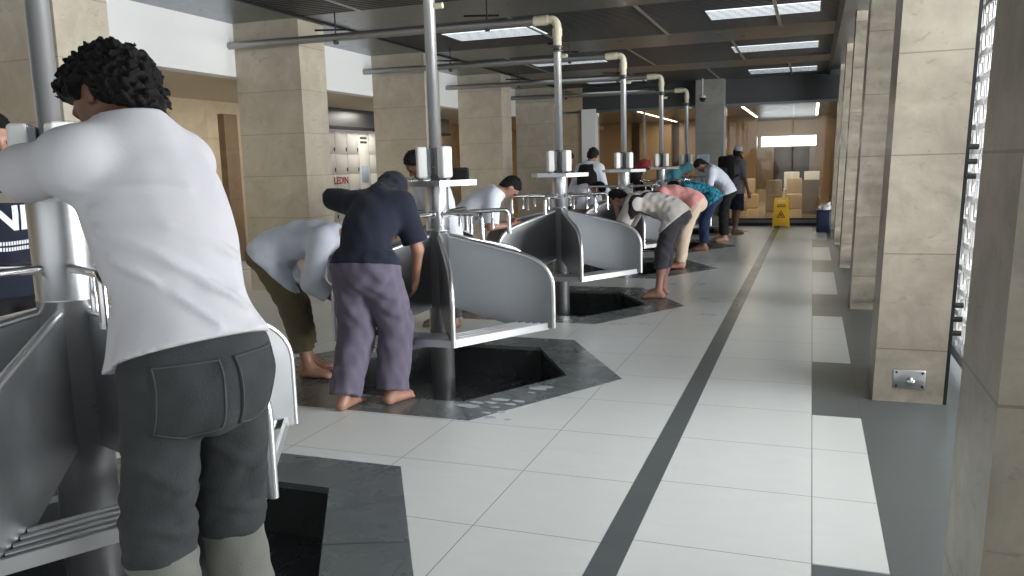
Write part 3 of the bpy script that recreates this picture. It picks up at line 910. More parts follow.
MB().box((-9, 18.95, 2.72), (3, 30.2, 2.8)).build('ceiling_room_beyond', M['ceil_metal'], kind='structure')
MB().box((-9, 29.8, .1), (3, 30.0, 2.8)).build('wall_back', M['wood'], kind='structure')
MB().box((2.4, 18.7, .1), (2.6, 30, 2.8)).build('wall_right_room_beyond', M['wood'], kind='structure')
for x0, x1 in ((-8.6,-7.3), (-7.0,-5.7), (-5.4,-4.35), (-4.1,-3.4)):
    trim(MB().box((x0, 27.3, .15), (x1, 27.5, 2.72)), M['wood'])
trim(MB().box((-2.75, 26.6, .15), (-1.62, 26.9, 2.72)), M['wood'])
trim(MB().box((.10, 26.6, .15), (.5, 26.9, 2.72)), M['wood'])
trim(MB().box((-1.62, 26.75, .15), (.10, 26.85, .5)), M['cream'])
t = empty('display_board', (-.6, 26.7, .15), 0, 'dark brown board standing in the room beyond the glass wall', 'board')
MB().bevbox((-.52,-.04,.3), (.52,.04,1.62), .02, 2).build('panel', M['wood_dark'], t)
for x in (-.46, .46): MB().box((x-.03,-.04,0), (x+.03,.04,.32)).build('leg', M['wood_dark'], t)
for n, (x0, x1) in enumerate(((-3.45,-2.5), (-1.6,.2))):
    MB().box((x0, 28.6, 1.84), (x1, 28.64, 2.16)).build('window_%d' % (n+5), M['window_light'], kind='structure')
for x, y0, y1, nm in ((-4.15, 19.6, 27.0, 'left'), (-1.62, 19.6, 26.4, 'middle'), (.09, 19.6, 26.4, 'right')):
    t = empty('strip_light', (x, (y0+y1)/2, 2.698), 0, 'warm strip light on the ceiling beyond the glass wall, %s one' % nm, 'strip light', 'warm strips beyond the glass')
    h = (y1-y0)/2
    MB().box((-.03,-h,-.005), (.03,h,.0)).build('diffuser', M['warm_light'], t)
    MB().box((-.05,-h-.02,.0), (.05,h+.02,.02)).build('channel', M['steel'], t)

# covered chairs and white chairs in the room beyond
def covered_chair(x, y, rz, label, s=.82):
    t = empty('covered_chair', (x, y, .15), rz, label, 'chair', 'cream covered chairs beyond the glass')
    MB().bevbox((-.24*s,-.24*s,0), (.24*s,.22*s,.46*s), .03).build('skirted_seat', M['cream'], t)
    MB().bevbox((-.23*s,.15*s,.44*s), (.23*s,.24*s,.95*s), .04).build('backrest', M['cream'], t)
covered_chair(-.02, 20.6, math.pi, 'cream covered chair nearest the right end of the glass wall')
covered_chair(-.86, 21.2, math.pi, 'cream covered chair behind the yellow wet floor sign')
covered_chair(-.42, 22.4, 0, 'cream covered chair between two white chairs beyond the glass')
covered_chair(-1.55, 22.8, .3, 'cream covered chair beside the wooden pillar beyond the glass')
covered_chair(-1.75, 21.6, .3, 'cream covered chair near the standing man with the backpack')
def plastic_chair(x, y, rz, label):
    t = empty('plastic_chair', (x, y, .15), rz, label, 'chair', 'white plastic chairs beyond the glass')
    MB().bevbox((-.22,-.22,.42), (.22,.22,.46), .02).build('seat', M['white_plastic'], t)
    MB().bevbox((-.2,.19,.46), (.2,.23,.92), .02).build('backrest', M['white_plastic'], t)
    for a in (-1,1):
        for b in (-1,1): MB().tube([(a*.2,b*.2,0),(a*.19,b*.18,.43)], .018, 8).build('leg', M['white_plastic'], t)
plastic_chair(-.52, 24.2, math.pi, 'white plastic chair left of another beyond the glass wall')
plastic_chair(.0, 24.4, math.pi, 'white plastic chair at the far right beyond the glass wall')

# lockers behind the left columns
t = empty('locker_bank', (-8.8, 14.3, 0), 0, 'bank of white lockers with red lettering behind the left columns', 'lockers')
MB().box((0.002, -2.5, 0), (.62, 2.5, 2.168)).build('body', M['locker'], t)
zs = [.05, .5, .95, 1.35, 1.72, 2.14]; ys = [-2.46 + .41*i for i in range(13)]
for i in range(12):
    if i in (5, 10):
        MB().bevbox((.62, ys[i]+.01, .05), (.635, ys[i+1]-.01, 2.14), .004, 1).build('control_panel', M['locker'], t)
        s_ = MB().bevbox((.635, ys[i]+.08, 1.18), (.642, ys[i+1]-.08, 1.50), .004, 1).build('screen', M['paper'], t)
        continue
    for a, b in zip(zs[:-1], zs[1:]):
        d = MB().bevbox((.622, ys[i]+.006, a+.006), (.638, ys[i+1]-.006, b-.006), .004, 1).build('door', M['locker'], t)
        MB().box((.638, ys[i+1]-.05, a+.05), (.648, ys[i+1]-.03, a+.12)).build('latch', M['black'], d)
for k, (tx, y, z, sz, mt) in enumerate((('LEDIN', -1.09, 1.235, .18, 'red_ink'), ('I', -1.42, 1.05, .15, 'red_ink'))):
    text_on(text_mesh(tx, sz, .004), V(.641, y, z), V(0,1,0), V(0,0,1), V(1,0,0), 'lettering', M[mt], t)
for y in (-.205, 1.845):
    for z in (2.03, 1.95):
        m = MB()
        for q in range(6): m.box((.635, y-.13+q*.042, z-.022), (.639, y-.13+q*.042+.034, z+.022))
        m.build('lettering', M['dark_ink'], t)

# ceiling spots in the alcove
for y, lab in ((6.8, 'small round downlight in the alcove soffit, nearest'), (10.0, 'small round downlight in the alcove soffit, second')):
    t = empty('downlight', (-7.7, y, 2.546), 0, lab, 'downlight', 'alcove downlights')
    MB().lathe([(.075,-.001),(.075,-.012),(.055,-.014),(.05,-.004)], n=20).build('ring', M['steel_bright'], t)
    MB().lathe([(.05,-.004),(.001,-.005)], n=20).build('lamp', M['tube_light'], t)
t = empty('smoke_detector', (-7.75, 7.6, 2.546), 0, 'small dark smoke detector on the alcove soffit', 'smoke detector')
MB().lathe([(.05,0),(.05,-.02),(.035,-.035),(.001,-.037)], n=20).build('housing', M['grey_plastic'], t)
MB().lathe([(.036,-.034),(.03,-.045),(.001,-.046)], n=20).build('grille', M['black'], t)

# =================================================================== WASH STATIONS
def panel_outline():
    p = [(.05,.955), (.34,.893), (.60,.832)]
    a, b, c = V(.60,.832), V(.838,.775), V(.838,.60)
    for k in range(1, 11):
        u = k/10; q = a*(1-u)**2 + b*2*u*(1-u) + c*u*u; p.append((q[0], q[1]))
    p += [(.838,.325), (.62,.315), (.05,.455)]
    return p
def make_station():
    t = empty('wash_station', (0,0,-.26))
    zb = .26
    MB().lathe([(.13,0),(.13,.012),(.085,.014),(.083,.03)], n=32).build('base_plate', M['steel'], t)
    MB().lathe([(.083,.012),(.083,zb+.985),(.085,zb+.987),(.085,zb+.993),(.083,zb+.995),(.083,zb+1.30)], n=40).build('column', M['steel'], t)
    # hexagonal tray
    m = MB()
    h1 = [(.305*math.cos(a), .305*math.sin(a)) for a in K60]; h2 = [(.292*math.cos(a), .292*math.sin(a)) for a in K60]
    vs = [(x,y,zb+1.30) for x,y in h1] + [(x,y,zb+1.337) for x,y in h1] + [(x,y,zb+1.337) for x,y in h2] + [(x,y,zb+1.315) for x,y in h2]
    fs = [tuple(range(6))[::-1], tuple(range(18,24))]
    for k in range(6):
        j = (k+1) % 6
        for a in (0, 6, 12): fs.append((a+k, a+j, a+6+j, a+6+k))
    m.add(vs, fs); m.build('tray', M['steel_bright'], t)
    p = MB().lathe([(.062,zb+1.315),(.062,zb+1.325),(.039,zb+1.328),(.039,zb+2.56)], n=28).build('pole', M['steel_pole'], t)
    MB().lathe([(.043,zb+1.42),(.043,zb+1.43)], n=28).build('clamp', M['steel_dark'], p)
    MB().lathe([(.043,zb+1.56),(.043,zb+1.57)], n=28).build('clamp', M['steel_dark'], p)
    for a in (-22, 90, 212):
        ar = math.radians(a); R = np.array([[math.cos(ar),-math.sin(ar),0],[math.sin(ar),math.cos(ar),0],[0,0,1]])
        d = MB().bevbox((.060,-.046,0), (.130,.046,.215), .016, 4, R, (0,0,zb+1.352)).build('soap_dispenser', M['white_plastic'], t)
        MB().box((.036,-.04,.02), (.06,.04,.2), R, (0,0,zb+1.352)).build('bracket', M['grey_plastic'], d)
        MB().bevbox((.085,-.02,-.018), (.125,.02,.004), .006, 2, R, (0,0,zb+1.352)).build('nozzle', M['grey_plastic'], d)
    # partitions
    ol = panel_outline()
    for a in K60:
        c, s = math.cos(a), math.sin(a); n = V(-s, c, 0)
        P3 = lambda r, z: V(r*c, r*s, z+zb)
        pp = MB().prism([P3(r,z) - n*.013 for r,z in ol], n*.026).build('partition_panel', M['steel_panel'], t)
        MB().tube([P3(r,z) for r,z in ol[:-2]], .0165, 8).build('edge_trim', M['steel_bright'], pp)
    # foot racks, taps in every sector
    for k in range(6):
        a = math.radians(30+60*k); c, s = math.cos(a), math.sin(a)
        R = np.array([[c,-s,0],[s,c,0],[0,0,1]]); o = (0,0,zb)
        r = MB().box((.685,-.405,.315), (.70,.405,.362), R, o).build('foot_rack', M['steel_bright'], t)
        m = MB()
        for x in (.648, .602, .556, .510):
            hl = x*math.tan(math.radians(30)) - .015
            m.tube([R @ V(x,-hl,.353)+np.array(o), R @ V(x,hl,.353)+np.array(o)], .0105, 8)
        m.build('slats', M['steel_bright'], r)
        def L3(x, y, z): return R @ V(x, y, z) + np.array(o)
        tp = MB().tube([L3(.08,0,1.105), L3(.46,0,1.115), L3(.485,0,1.112), L3(.50,0,1.10), L3(.506,0,1.08), L3(.508,0,.955)], .0155, 12).build('tap_pipe', M['chrome'], t)
        MB().tube([L3(.39,0,1.11), L3(.39,0,1.05), L3(.39,0,1.045), L3(.39,0,.985)], [.009,.009,.013,.013], 10).build('spout', M['chrome'], tp)
        MB().tube([L3(.508,0,.965), L3(.508,0,.945)], .019, 12).build('nozzle', M['chrome'], tp)
        MB().tube([L3(.080,0,1.105), L3(.092,0,1.105)], .028, 14).build('wall_flange', M['chrome'], tp)
    # overhead pipe
    f = MB().lathe([(.039,zb+2.54),(.062,zb+2.545),(.062,zb+2.56),(.05,zb+2.565),(.05,zb+2.58),(.062,zb+2.585),(.062,zb+2.60),(.043,zb+2.602)], n=24).build('flange', M['steel_dark'], t)
    MB().tube([(.03,0,zb+2.50),(.10,0,zb+2.50)], .02, 10).build('valve', M['pvc'], f)
    MB().tube([(-.10,0,zb+2.63),(.0,0,zb+2.63)], .012, 8).build('valve_handle', M['black'], f)
    pts = [(0,0,zb+2.60),(0,0,zb+2.79)] + [(-.07+.07*math.cos(q), 0, zb+2.79+.07*math.sin(q)) for q in (math.radians(x) for x in range(0,91,15))] + [(-.24,0,zb+2.86)]
    e = MB().tube(pts, .043, 16).build('elbow', M['pvc'], t)
    MB().tube([(0,0,zb+2.69),(0,0,zb+2.77)], .05, 16).build('socket', M['pvc'], e)
    MB().tube([(-.09,0,zb+2.86),(-.24,0,zb+2.86)], .05, 16).build('socket', M['pvc'], e)
    MB().tube([(-.2,0,zb+2.86),(-4.15,0,zb+2.89)], .043, 16).build('overhead_pipe', M['galv'], t)
    for x in (-.75, -2.55):
        h = MB().tube([(x,0,zb+2.80),(x,0,zb+3.16)], .008, 6).build('hanger', M['black'], t)
        MB().tube([(x-.25,-.02,zb+2.97),(x+.12,.03,zb+2.955)], .011, 6).build('cross_rod', M['black'], h)
        MB().tube([(x-.02,0,zb+2.885-.055*math.cos(0)),(x+.02,0,zb+2.83)], .03, 10).build('clamp', M['steel_dark'], h)
    return t
proto = make_station()
SL = ['nearest steel wash station, beside the man in charcoal jeans', 'second nearest steel wash station, with eyeglasses and a black pouch on its tray',
      'third steel wash station, where the man with the black strap bends', 'fourth steel wash station, behind the man with the black strap',
      'fifth steel wash station, next to the red head covering', 'farthest steel wash station, in front of the grey pillar']
stations = []
for k, c in enumerate(ST):
    o = proto if k == 0 else copy_tree(proto)
    o.location = (c[0], c[1], -.26)
    tag(o, SL[k], 'wash station', 'steel hexagonal wash stations'); stations.append(o)
big = MB().lathe([(.103,.012),(.103,1.245),(.105,1.247),(.105,1.253),(.103,1.255),(.103,1.605)], n=48).build('column', M['steel'])
for ch in stations[0].children:
    if ch.name.split('.')[0] == 'column': ch.data = big.data
    if ch.name.split('.')[0] in ('tray', 'soap_dispenser'): ch.location.z += .045
bpy.data.objects.remove(big)

# things left on the second tray
t = empty('pouch', (-2.355, 5.36, 1.317), .3, 'black pouch lying on the second wash station tray', 'pouch')
MB().bevbox((-.075,-.045,0), (.075,.045,.10), .02, 3).build('body', M['black_c'], t)
MB().bevbox((-.076,-.047,.07), (.076,.047,.103), .018, 3).build('flap', M['black_c'], t)
t = empty('eyeglasses', (-2.56, 5.03, 1.32), .3, 'thin black eyeglasses on the second wash station tray', 'eyeglasses')
m = MB()
for sx in (-.033, .033):
    m.tube([(sx+.026*math.cos(q), 0, .022+.02*math.sin(q)) for q in np.linspace(0, 2*math.pi, 17)], .0022, 6, False)
m.tube([(-.008,0,.026),(0,0,.03),(.008,0,.026)], .002, 6)
m.build('rims', M['black'], t)
for sx in (-1, 1): MB().tube([(sx*.059,0,.026),(sx*.06,.09,.024),(sx*.055,.125,.006)], .002, 6).build('temple', M['black'], t)
for sx in (-.033, .033):
    m = MB(); m.prism([(sx+.025*math.cos(q), -.0005, .022+.019*math.sin(q)) for q in np.linspace(0, 2*math.pi, 17)[:-1]], (0,.001,0)); m.build('lens', M['glass'], t)

# wet floor sign
t = empty('wet_floor_sign', (-.585, 18.1, 0), 0, 'yellow folding wet floor sign at the far end of the walkway', 'floor sign')
for sg in (1, -1):
    P3 = lambda x, z: V(x, sg*(-.16 + .15*z/.62), z)
    fr = [(-.175,0),(-.155,.0),(-.12,.04),(.12,.04),(.155,0),(.175,0),(.135,.60),(.11,.62),(-.11,.62),(-.135,.60)]
    p = MB().prism([P3(x,z) for x,z in fr], (0,.012,0)).build('board', M['yellow'], t)
    if sg == 1:
        P4 = lambda x, z: P3(x, z) + V(0,-.003,0)
        MB().prism([P4(-.07,.54),P4(.07,.54),P4(.065,.575),P4(-.065,.575)], (0,.002,0)).build('hand_hole', M['cream'], p)
        for k, z in enumerate((.46, .425)):
            m = MB()
            for q in range(6): m.prism([P4(-.085+q*.029,z),P4(-.085+q*.029+.022,z),P4(-.085+q*.029+.022,z+.022),P4(-.085+q*.029,z+.022)], (0,.002,0))
            m.build('lettering', M['dark_ink'], p)
        tri = [(-.085,.21),(.085,.21),(0,.37)]; tri2 = [(-.055,.228),(.055,.228),(0,.33)]
        m = MB()
        for a in range(3):
            b = (a+1) % 3; m.prism([P4(*tri[a]),P4(*tri[b]),P4(*tri2[b]),P4(*tri2[a])], (0,.002,0))
        m.build('warning_triangle', M['red_ink'], p)
        m = MB(); m.prism([P4(-.006,.245),P4(.03,.24),P4(.012,.272),P4(.016,.298),P4(-.012,.292),P4(-.03,.265)], (0,.002,0)); m.build('slipping_figure', M['dark_ink'], p)

# bin, camera, notice
t = empty('bin', (.235, 16.95, 0), 0, 'dark blue bin with white rubbish against the right-hand columns', 'bin')
m = MB(); m.bevbox((-.13,-.13,0), (.13,.13,.42), .03); m.build('body', M['blue_bin'], t)
m = MB(); m.bevbox((-.14,-.14,.40), (.14,.14,.43), .012); m.build('rim', M['blue_bin'], t)
f = Field((-.16,-.16,.36), (.16,.16,.62), .012)
for c, r in (((-.05,.02,.45),.07), ((.05,-.03,.46),.075), ((.04,.06,.50),.06), ((.08,0,.53),.04)): f.cap(c, (c[0]+.02,c[1],c[2]+.02), r, r*.8, .02)
f.wob(.008, .07, 4); b = f.mesh('rubbish_bag', M['white_plastic'], t)
t = empty('dome_camera', (-2.22, 18.05, 2.72), 0, 'small dark dome camera hanging beside the grey pillar', 'security camera')
MB().tube([(0,0,.06),(0,0,.43)], .012, 8).build('stem', M['white_plastic'], t)
MB().lathe([(.001,.08),(.05,.075),(.07,.05),(.072,.03)], n=20).build('housing', M['white_plastic'], t)
MB().lathe([(.068,.03),(.06,-.02),(.03,-.05),(.001,-.058)], n=20).build('dome', M['black'], t)
t = empty('notice', (-2.22, 18.297, 1.46), 0, 'pale blue notice sheet on the grey pillar', 'notice')
MB().box((-.13,-.003,-.10), (.13,.002,.10)).build('sheet', M['paper'], t)
m = MB()
for k in range(4): m.box((-.10,-.005,.05-.035*k), (.10-.03*(k % 2),-.003,.058-.035*k))
m.build('printed_lines', M['dark_ink'], t)

# soap suds and splashes on the kerb of the second station
rs = np.random.RandomState(4); m = MB()
for x, y, r in ((-1.588,4.887,.03), (-1.62,4.83,.045), (-1.766,4.534,.04), (-1.67,4.46,.025), (-1.645,4.53,.03), (-1.91,4.36,.05), (-1.885,4.44,.03), (-1.67,4.30,.022), (-1.70,4.19,.025), (-1.63,4.73,.018), (-1.80,4.46,.03), (-1.75,4.26,.02), (-1.58,4.17,.018), (-1.74,4.38,.02)):
    pts = [(x+r*(.7+.5*rs.rand())*1.5*math.cos(a), y+r*(.7+.5*rs.rand())*.8*math.sin(a), .0015) for a in np.linspace(0, 2*math.pi, 13)[:-1]]
    m.prism(pts, (0,0,.002))
tag(m.build('soap_suds', plain('soap_foam', srgb(176,182,184), .2)), 'whitish soap suds splashed on the dark kerb of the second station', 'soap suds', kind='stuff')

# =================================================================== PEOPLE
def cuff(p, k, a, b, r0, r1, mat, name='cuff'):
    kn, an = p['knee'][k], p['ank'][k]; d = unit(an-kn); L = np.linalg.norm(an-kn)
    A = kn + d*L*a; Bb = kn + d*L*b
    f = Field(np.minimum(A, Bb)-.16, np.maximum(A, Bb)+.16, .007)
    f.cap(A - d*.05, Bb + d*.05, r0, r1); f.wob(.004, .09, 31 + ord(k)); f.plane(A, -d + U3*.12); f.plane(Bb, d)
    return f.mesh(name, M[mat], p['root'], inv=p['B'], label='lighter turned-up cuff of the jeans')

# the man in front
P1 = person('man in white T-shirt and charcoal jeans, seen from behind, leaning on the nearest station', (-1.42,1.577), 160, h=1.82, bend=(18,24), spine=1.1, ph=.95, pf=-.02,
    feet=((.06,-.065,14),(.06,.135,-10)), head=(20,24), necklen=.022, hair='curly', skin='skin_d', res=.0075,
    raw=dict(sh={'R':(-1.585,1.785,1.445)}, elbow={'L':(-1.97,1.585,1.428),'R':(-1.87,1.90,1.37)}, wrist={'L':(-2.22,1.70,1.405),'R':(-2.11,2.07,1.40)}), hand_n={'L':(0,0,-1),'R':(0,0,-1)},
    pants=dict(mat='jeans', to=.12, w=(.088,.080,.080), up=.145, wob=.003, seat=.93, band=True, rings=((.50,.009,.016,.05,0),(.68,.011,.016,.04,2),(.80,.013,.015,-.04,4),(.88,.014,.013,.03,1),(.94,.015,.012,-.03,3.2),(1.0,.015,.012,.02,5),(.86,.012,.012,.03,5.5),(1.05,.014,.012,.02,2))),
    shirt=dict(mat='white_tee', sleeve=.78, hem=-.05, hemtilt=.14, w=1.0, r=(.062,.074), wob=.0015, bfolds=(([(-.19,.14),(-.05,.05),(.08,-.02),(.15,-.04)],.011,.013),([(-.19,.10),(-.08,-.02),(.04,-.12),(.12,-.17)],.012,.014),([(-.19,.04),(-.09,-.09),(0,-.19)],.011,.013),([(-.19,.18),(-.08,.15),(.02,.13)],.006,.012),([(.16,-.10),(.06,-.12),(-.02,-.10)],.006,.012),([(.15,-.19),(.05,-.22),(-.06,-.24)],.006,.010)), drape=(((.12,-.06,.10),(.15,-.10,-.06),.085,.075),)))
for k in 'LR': cuff(P1, k, .10, .62, .085, .080, 'denim_in')

# second man, navy T-shirt
P2 = person('man in navy T-shirt and wide purple-grey trousers, barefoot, bent over the second station', (-2.50,4.20), 92, h=1.66, bend=(16,46), ph=.84, pf=.06, res=.0085,
    feet=((-.08,-.11,-2),(.10,.12,-18)), head=(34,14), hair='hood', hair_mat='navy_hood',
    arms=((.50,-.20,1.22),(.42,.16,.72)), elb=((.1,-1,.2),(-.1,.5,-.8)),
    pants=dict(mat='purple', to=.97, w=(.132,.112,.100), up=.10, wob=.005, seat=1.14, band=True), shirt=dict(mat='navy', sleeve=.85, hem=-.02, w=1.06, r=(.082,.082), wob=.003))

P3 = person('man in pale blue long-sleeved shirt and olive trousers, bent low left of the navy man', (-3.38,4.80), 14, h=1.66, bend=(66,88), ph=.86, pf=-.17, res=.0095,
    feet=((.02,-.12,-6),(.10,.12,-6)), head=(10,0), arms=((.42,-.12,.52),(.36,.12,.52)), elb=((-.4,-.3,-.4),(-.5,.3,-.2)),
    pants=dict(mat='olive', to=.72, w=(.112,.088,.08), up=.10, wob=.005, seat=1.06), shirt=dict(mat='pale_blue', sleeve=1.55, hem=.05, w=1.06, r=(.082,.08), wob=.006, sag=.04))

P8 = person('man in off-white shirt with black strap, washing his face at the third station, barefoot', (-1.46,8.66), 176, h=1.66, bend=(62,84), ph=.88, pf=-.13, res=.0095,
    feet=((.02,-.13,8),(.03,.10,-6)), head=(-12,0), arms=((.50,-.06,.97),(.52,.06,.97)), elb=((-.2,-.25,-.9),(-.2,.25,-.9)), skin='skin', hand_n={'L':(.2,.0,1),'R':(.2,0,1)},
    pants=dict(mat='grey_trs', to=.42, w=(.105,.082,.076), up=.10, wob=.005), shirt=dict(mat='offwhite', sleeve=.95, hem=.06, w=1.06, r=(.085,.085), wob=.006, sag=.03, strap=((.32,.0,.0),(.75,.62,0),.018)))

P9 = person('man in pink shirt and beige trousers, bent over the fourth station', (-1.62,11.12), 183, h=1.68, bend=(64,84), ph=.88, pf=-.16, res=.012,
    feet=((.02,-.12,8),(.03,.12,-6)), head=(15,0), arms=((.5,-.1,.75),(.5,.1,.75)), pants=dict(mat='beige', to=.95, w=(.108,.085,.075)), shirt=dict(mat='pink', sleeve=.95, hem=.04, w=1.03))
P10 = person('person in teal patterned shirt and blue jeans, bent over behind the pink shirt', (-1.58,13.4), 185, h=1.64, bend=(58,78), ph=.85, pf=-.10, res=.013,
    feet=((.02,-.12,8),(.03,.12,-6)), head=(15,0), arms=((.5,-.1,.75),(.5,.1,.75)), pants=dict(mat='bluejean', to=.85, w=(.108,.085,.08)), shirt=dict(mat='teal_print', sleeve=.9, hem=.08, w=1.05))
P11 = person('dark-haired man in pale blue shirt, leaning forward behind the teal patterned shirt', (-1.45,15.0), 190, h=1.70, bend=(30,48), ph=.90, pf=-.05, res=.013,
    head=(20,0), arms=((.5,-.1,.9),(.5,.1,.9)), pants=dict(mat='black_c', to=.9, w=(.1,.08,.075)), shirt=dict(mat='pale_blue', sleeve=.9, hem=.06, w=1.05))
P15 = person('dark-haired person in black, bowed beside the man with the backpack', (-1.62,16.9), 200, h=1.66, bend=(30,52), ph=.88, pf=-.05, res=.014,
    head=(15,0), arms=((.5,-.1,.9),(.5,.1,.9)), pants=dict(mat='black_c', to=.9), shirt=dict(mat='black_c', sleeve=.9))
P12 = person('man in pale round cap, grey shirt and dark shorts, walking at the far end', (-1.40,16.45), 52, h=1.70, bend=(2,6), ph=.90, res=.013,
    feet=((.14,-.11,6),(-.10,.11,-30)), head=(8,0), hair='cap_hair', extra=dict(cap='kufi'), arms=((.10,-.24,.80),(.08,.27,.82)),
    pants=dict(mat='navy', to=.02, w=(.118,.105,.1)), shirt=dict(mat='grey_sh', sleeve=.9, hem=.12, w=1.08), skin='skin_d')
p = P12; c = p['M']*.45 + p['N']*.55
bz = math.atan2(p['F'][1], p['F'][0]) - math.pi/2
t = empty('backpack', tuple(p['M'] - p['F']*.15 - U3*.08), bz, 'black backpack on the back of the man in the pale cap', 'backpack')
MB().bevbox((-.16,-.19,0), (.16,-.01,.46), .06, 4).build('body', M['black_c'], t)
MB().bevbox((-.12,-.25,.04), (.12,-.16,.24), .04, 4).build('front_pocket', M['grey_trs'], t)
for sx in (-.11, .11):
    MB().tube([(sx,-.02,.40),(sx,.06,.46),(sx,.16,.47),(sx*1.1,.25,.36),(sx*1.25,.22,.16),(sx*1.3,.0,.06)], .017, 8).build('shoulder_strap', M['black_c'], t)

# left-hand side
P6 = person('dark-haired man in white shirt, bent over the left side of the third station', (-3.28,7.50), 28, h=1.68, bend=(40,60), ph=.84, pf=-.03, res=.0095,
    head=(5,0), arms=((.50,-.14,.84),(.50,.14,.84)), elb=((-.5,-.3,-.5),(-.6,.3,-.5)), eyes=True, pants=dict(mat='black_c', to=.95), shirt=dict(mat='shirt_w', sleeve=.92, hem=.02, w=1.05, r=(.08,.085)))
P5 = person('dark-skinned man in white shirt standing behind the second station', (-3.06,6.62), 235, h=1.66, bend=(10,24), ph=.88, res=.011, head=(22,-10), skin='skin_d', eyes=True,
    arms=((.35,-.15,.85),(.35,.15,.85)), pants=dict(mat='grey_trs'), shirt=dict(mat='shirt_w', sleeve=.9, w=1.02))
P0 = person('man in navy T-shirt with white chest letters, beyond the nearest station', (-3.68,2.84), -24, h=1.76, bend=(6,10), ph=.92, res=.009, head=(2,6), eyes=True,
    arms=((.22,-.27,.86),(.22,.27,.86)), pants=dict(mat='black_c'), shirt=dict(mat='navy', sleeve=.8, w=1.06, hem=.05))
b0 = bvh_of(P0['shirt'])
cF = unit(P0['cf']); cR = -P0['R']; cU = np.cross(cF, cR); cU = cU if cU[2] > 0 else -cU
ctr = P0['M'] + P0['t2']*.105
text_on(text_mesh('NI', .155, .006), ctr + cR*.018, cR, cU, cF, 'printed_letters', M['white_print'], P0['root'], b0, .003, P0['B'])
for r in range(2):
    m = MB()
    for q in range(26):
        a = -.15 + q*.0118; p0 = ctr + cR*a - cU*(.122 + r*.028)
        hit = b0.ray_cast(Vector(p0 + cF*.3), Vector(-cF))
        if hit[0] is not None:
            h_ = np.array(hit[0]) + cF*.004 - P0['B']
            m.prism([h_, h_ + cR*.008, h_ + cR*.008 + cU*.018, h_ + cU*.018], cF*.001)
    m.build('printed_line', M['white_print'], P0['root'])
P7a = person('person in maroon top and dark trousers standing left of the fourth station', (-3.76,12.58), 40, h=1.66, bend=(4,10), ph=.88, res=.014, head=(20,0),
    arms=((.35,-.2,.95),(.35,.2,.95)), pants=dict(mat='navy'), shirt=dict(mat='maroon', sleeve=1.7, hem=.10, w=1.08))
P7b = person('person in black vest over long white clothes behind the third station', (-3.16,12.0), 75, h=1.72, bend=(4,14), ph=.9, res=.012, head=(18,10),
    arms=((.25,-.2,1.0),(.28,.2,.98)), pants=dict(mat='shirt_w', to=.95, w=(.125,.12,.12)), shirt=dict(mat='shirt_w', sleeve=1.8, hem=.35, w=1.05, vest='black_c'))
P17 = person('person in pale clothes half hidden by the fourth station', (-3.33,11.3), 12, h=1.62, bend=(55,70), ph=.84, pf=-.1, res=.014, head=(15,0),
    arms=((.45,-.1,.8),(.45,.1,.8)), pants=dict(mat='black_c'), shirt=dict(mat='shirt_w', sleeve=.9))
P13 = person('person in black with red head covering, bent at the fifth station', (-3.05,14.1), 5, h=1.62, bend=(22,44), ph=.87, pf=-.05, res=.013, head=(5,0), hair='hood', hair_mat='red_c',
    arms=((.5,-.15,.95),(.5,.15,.95)), pants=dict(mat='black_c'), shirt=dict(mat='black_c', sleeve=1.7, w=1.05))
P14 = person('person in plain teal top bent over the farthest station', (-2.85,16.5), 2, h=1.66, bend=(35,64), ph=.92, pf=-.0, res=.013, head=(5,0), hair='hood', hair_mat='teal',
    arms=((.5,-.1,.75),(.5,.1,.75)), pants=dict(mat='black_c'), shirt=dict(mat='teal', sleeve=.9, w=1.1))

# rear pockets of the charcoal jeans
bj = bvh_of(P1['trousers'])
nb = unit(-P1['F']); ub = P1['R']; vb = V(0,0,1)
for sg in (-1, 1):
    c0 = P1['P'] + ub*(.088*sg) - vb*.04
    def pocket(a, b, w=.072, h=.085):
        x = (a-.5)*2*w; lowc = 1 - abs(a-.5)*2
        yb = -h - .022*lowc; return x*(1 - .08*(1-b)), yb + (h*1.0 - yb)*b
    pk = patch(bj, c0, ub, vb, pocket, nb, .0035, 'rear_pocket', M['jeans'], P1['root'], .004)
    off = Vector(P1['B'])
    for v in pk.data.vertices: v.co = v.co - off
    # stitched edge of the pocket
    pts = [pocket(q, 1) for q in np.linspace(0,1,12)] + [pocket(1, q) for q in np.linspace(1,0,10)] + [pocket(q, 0) for q in np.linspace(1,0,14)] + [pocket(0, q) for q in np.linspace(0,1,10)]
    line = []
    for a, b in pts:
        hit = bj.ray_cast(Vector(c0 + ub*a*.93 + vb*b*.95 + nb*.25), Vector(-nb))
        if hit[0] is not None: line.append(np.array(hit[0]) + nb*.0045 - P1['B'])
    MB().tube(line, .0022, 6).build('stitching', M['thread'], pk)

# =================================================================== LIGHT, CAMERA
w = bpy.data.worlds.new('daylight'); SC.world = w; w.use_nodes = True
bg = w.node_tree.nodes['Background']; bg.inputs[0].default_value = (.93, .97, 1, 1); bg.inputs[1].default_value = .75
def area(name, loc, rot, sx, sy, power, col=(1,1,1)):
    l = bpy.data.lights.new(name, 'AREA'); l.shape = 'RECTANGLE'; l.size = sx; l.size_y = sy; l.energy = power; l.color = col
    o = bpy.data.objects.new(name, l); COL.objects.link(o); o.location = loc; o.rotation_euler = rot; return o
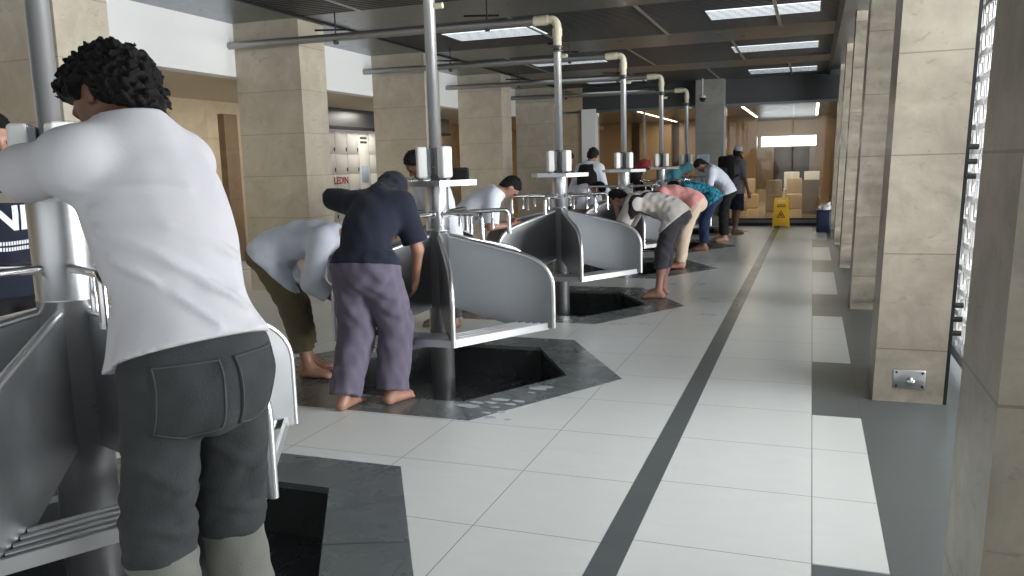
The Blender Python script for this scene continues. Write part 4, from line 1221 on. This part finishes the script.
# daylight outside the lattice openings on the right
area('daylight', (1.7, RY[0]+1.6, 2.7), (0, math.radians(58), 0), 1.6, 3.0, 235, (.96,.98,1))
area('daylight', (1.25, 3.8, 1.1), (0, math.radians(48), 0), .9, 1.6, 20, (.96,.98,1))
for k in range(1, 5):
    area('daylight', (2.0, RY[k]+1.75, 1.3), (0, math.radians(90), 0), 1.8, 2.4, [0, 8, 4, 3, 3][k], (.96,.98,1))
area('daylight', (10, 7.0, 1.3), (0, math.radians(90), 0), 2.2, 9, 3600, (.98,.99,1))
area('daylight', (-1.0, -3.2, 2.2), (math.radians(78), 0, 0), 7.0, 2.4, 25, (.97,.985,1))
# lamps of the room beyond and of the alcove
for x, y in ((-4.2,22), (-1.5,22.5), (.2,22.5), (-4.5,25.5)):
    area('room_lamp', (x, y, 2.66), (0,0,0), .4, 3, 26, (1,.88,.72))
for y in (3, 7, 10.5, 14):
    area('alcove_lamp', (-7.6, y, 2.5), (0,0,0), .5, .5, 14, (1,.95,.86))

cam = bpy.data.cameras.new('camera'); co = bpy.data.objects.new('camera', cam); COL.objects.link(co)
YAW, PIT, ROLL, FPX = 0.3525, 0.1481, -0.0262, 816.3
cy, sy = math.cos(YAW), math.sin(YAW)
fw = Vector((-sy*math.cos(PIT), cy*math.cos(PIT), -math.sin(PIT))); rt = Vector((cy, sy, 0)); up = rt.cross(fw)
r2 = rt*math.cos(ROLL) + up*math.sin(ROLL); u2 = -rt*math.sin(ROLL) + up*math.cos(ROLL)
mt = Matrix((r2, u2, -fw)).transposed().to_4x4(); mt.translation = (0, 0, CAM_H)
co.matrix_world = mt
cam.sensor_width = 36; cam.lens = FPX/1024*36; cam.clip_start = .05; cam.clip_end = 200
SC.camera = co
vs = SC.view_settings
SC.display_settings.display_device = 'sRGB'
vs.view_transform = 'Standard'; vs.look = 'None'; vs.exposure = .2; vs.gamma = 1; vs.use_curve_mapping = False
SC.cycles.use_denoising = True
SC.cycles.max_bounces = 8; SC.cycles.sample_clamp_indirect = 6
